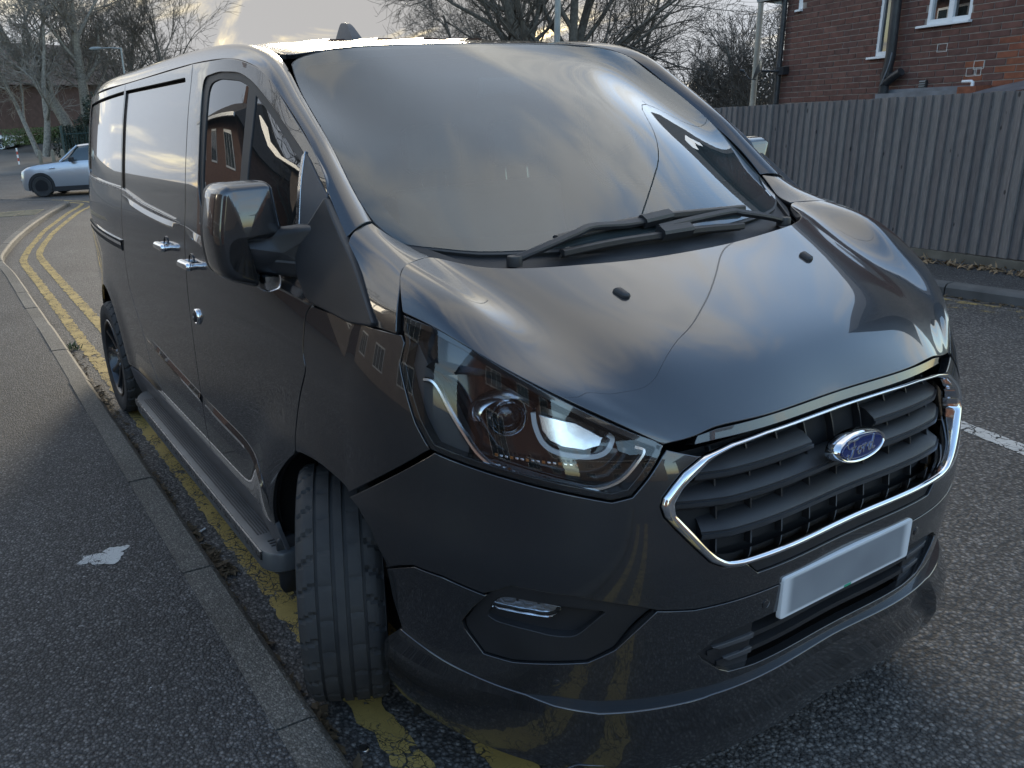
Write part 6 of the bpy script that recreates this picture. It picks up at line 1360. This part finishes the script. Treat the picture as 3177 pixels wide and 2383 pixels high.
pw=np.array([-22.9,.95]); hdg=np.array([hx,hy])/np.hypot(hx,hy); side_=np.array([-hdg[1],hdg[0]])   # left of the car
if side_@np.array([1,0])<0: side_=-side_
org=pw-hdg*1.23-side_*.75
mini=car('hatchback_car',(org[0],org[1],0),math.atan2(hdg[1],hdg[0]),'small silver hatchback crossing the junction, half hidden by the rear of the van',
  [(1.88,.30,.62,.62,.60,.5),(1.80,.22,.74,.74,.74,.6),(1.62,.18,.83,.83,.81,.6),(1.35,.17,.885,.885,.835,.6),(.85,.17,.925,.925,.84,.6),(.40,.17,.95,.95,.84,.6),(-.6,.17,.965,.965,.84,.6),(-1.4,.18,.97,.97,.83,.6),(-1.72,.22,.93,.93,.80,.6),(-1.82,.30,.80,.80,.70,.6)],
  (1.23,-1.23),.30,MT['silver'],3.7,.84,[(.62,.94,.97,.77,.70),(.14,.95,1.375,.77,.60),(-.4,.96,1.40,.77,.61),(-1.1,.97,1.385,.77,.61),(-1.45,.97,1.33,.76,.60),(-1.70,.96,1.0,.72,.62)],alloy=False)
for s in (-1,1): headlamp(mini,1.70,.55,.70,.11,s)
b=MB(); b.box((1.80,-.62,.44),(1.90,.62,.50)); bevel(b.build('bumper_strip',MT['chrome'],mini,False),.01)
for s in (-1,1): b=MB(); b.tube([(.95,s*.845,.79),(.78,s*.848,.80)],.02,8); b.build('side_repeater',MT['clearplastic'],mini)
fwd=np.array([.476,.879]); fwd/=np.hypot(*fwd); fp_=np.array([-60.6,3.95]); org=fp_-fwd*2.2
suv=car('parked_suv',(org[0],org[1],gz(-60)-.06),math.atan2(fwd[1],fwd[0]),'white SUV parked at the left edge before the hedge',
  [(2.22,.42,.70,.7,.72,.6),(2.12,.28,.93,.9,.84,.6),(1.9,.24,.99,1,.90,.6),(1.3,.24,1.05,1,.92,.6),(.8,.24,1.09,1,.92,.6),(-.8,.24,1.12,1,.92,.6),(-1.9,.26,1.10,1,.90,.6),(-2.2,.34,1.0,1,.84,.6)],
  (1.33,-1.33),.36,MT['carwhite'],4.4,.92,[(1.0,1.08,1.10,.84,.74),(.30,1.10,1.60,.84,.66),(-.6,1.12,1.66,.84,.67),(-1.6,1.12,1.60,.82,.66),(-2.05,1.10,1.2,.80,.68)])
for s in (-1,1): headlamp(suv,2.05,.66,.80,.10,s)
b=MB(); b.box((2.16,-.5,.55),(2.24,.5,.85)); b.build('grille',MT['cartrim'],suv,False)
# --- houses on the near side of the street and behind the viewer: seen only as reflections in the van
MT['render']=simple('brown_render',(.20,.155,.125),.9,var=.15,vscale=2); MT['brickmid']=simple('mid_brick',(.17,.085,.06),.9,var=.25,vscale=5)
def simple_house(loc,rz,L,W,H,wallm,label,roofh=2.4,wins=3):
    h=empty('street_house',loc,rz,label=label,cat='house'); b=MB(); b.box((-L/2,-W/2,0),(L/2,W/2,H)); b.build('wall',wallm,h,False)
    b=MB(); o_=.45; V=[(-L/2-o_,-W/2-o_,H),(L/2+o_,-W/2-o_,H),(L/2+o_,W/2+o_,H),(-L/2-o_,W/2+o_,H),(-L/2+W*.35,0,H+roofh),(L/2-W*.35,0,H+roofh)]
    b.add(V,[(0,1,5,4),(1,2,5),(2,3,4,5),(3,0,4),(3,2,1,0)]); r=b.build('roof',MT['slate'],h,False,None)
    b=MB(); b.box((-.35,-.3,H+roofh-.5),(.35,.3,H+roofh+.9)); b.build('chimney',MT['brickmid'],r,False)
    for sd in (-1,1):
        b=MB(); b.box((-L/2-o_,sd*(W/2+o_)-.06,H-.14),(L/2+o_,sd*(W/2+o_)+.06,H+.02)); b.build('gutter',MT['upvc'],h,False)
        for k in range(wins):
            for z0 in (.9,3.35):
                a=-L/2+(k+.5)*L/wins; wn=empty('window',parent=h); b=MB(); y=sd*W/2
                b.box((a-.85,y-.04,z0),(a+.85,y+.04,z0+1.25)); b.build('frame',MT['upvc'],wn,False)
                for q in (-1,0,1): b=MB(); b.box((a+q*.54-.24,y-.05,z0+.09),(a+q*.54+.24,y+.05,z0+1.16)); b.build('pane',MT['carglass'],wn,False)
    return h
simple_house((-6,-12.5,0),.04,11,7.5,5.0,MT['render'],'brown rendered house mirrored in the front side window of the van',2.6)
simple_house((-22,-13.5,0),.05,12,8,5.0,MT['brickmid'],'brick house mirrored in the sliding door of the van',2.6)
simple_house((9,-13,0),-.03,11,7.5,5.0,MT['brickmid'],'brick house mirrored in the front wing of the van',2.6)
simple_house((26,-4,0),math.pi/2+.1,14,8,5.2,MT['render'],'pale brown house mirrored in the headlamp of the van',2.6)
simple_house((24,13,0),math.pi/2-.1,14,8,5.2,MT['brickmid'],'red brick house mirrored in the chrome grille frame',2.6)
tree('bare_tree',(-15,-12,.1),9,.22,'bare tree mirrored in the side window of the van',71,stems=3,spread=.5,kids=(8,6,5,4,3),levels=5,minr=.01,first=.15)
# overhead wire mirrored in the bonnet
b=MB(); wp_=[]
for t in np.linspace(0,1,40):
    p=np.array([-8,13.4,7.3])*(1-t)+np.array([10,-5.5,6.5])*t; p[2]-=.4*4*t*(1-t); wp_.append(p)
b.tube(wp_,.012,5); o=b.build('overhead_wire',MT['iron'],None); tag(o,'thin overhead wire mirrored as a dark line in the bonnet','wire')
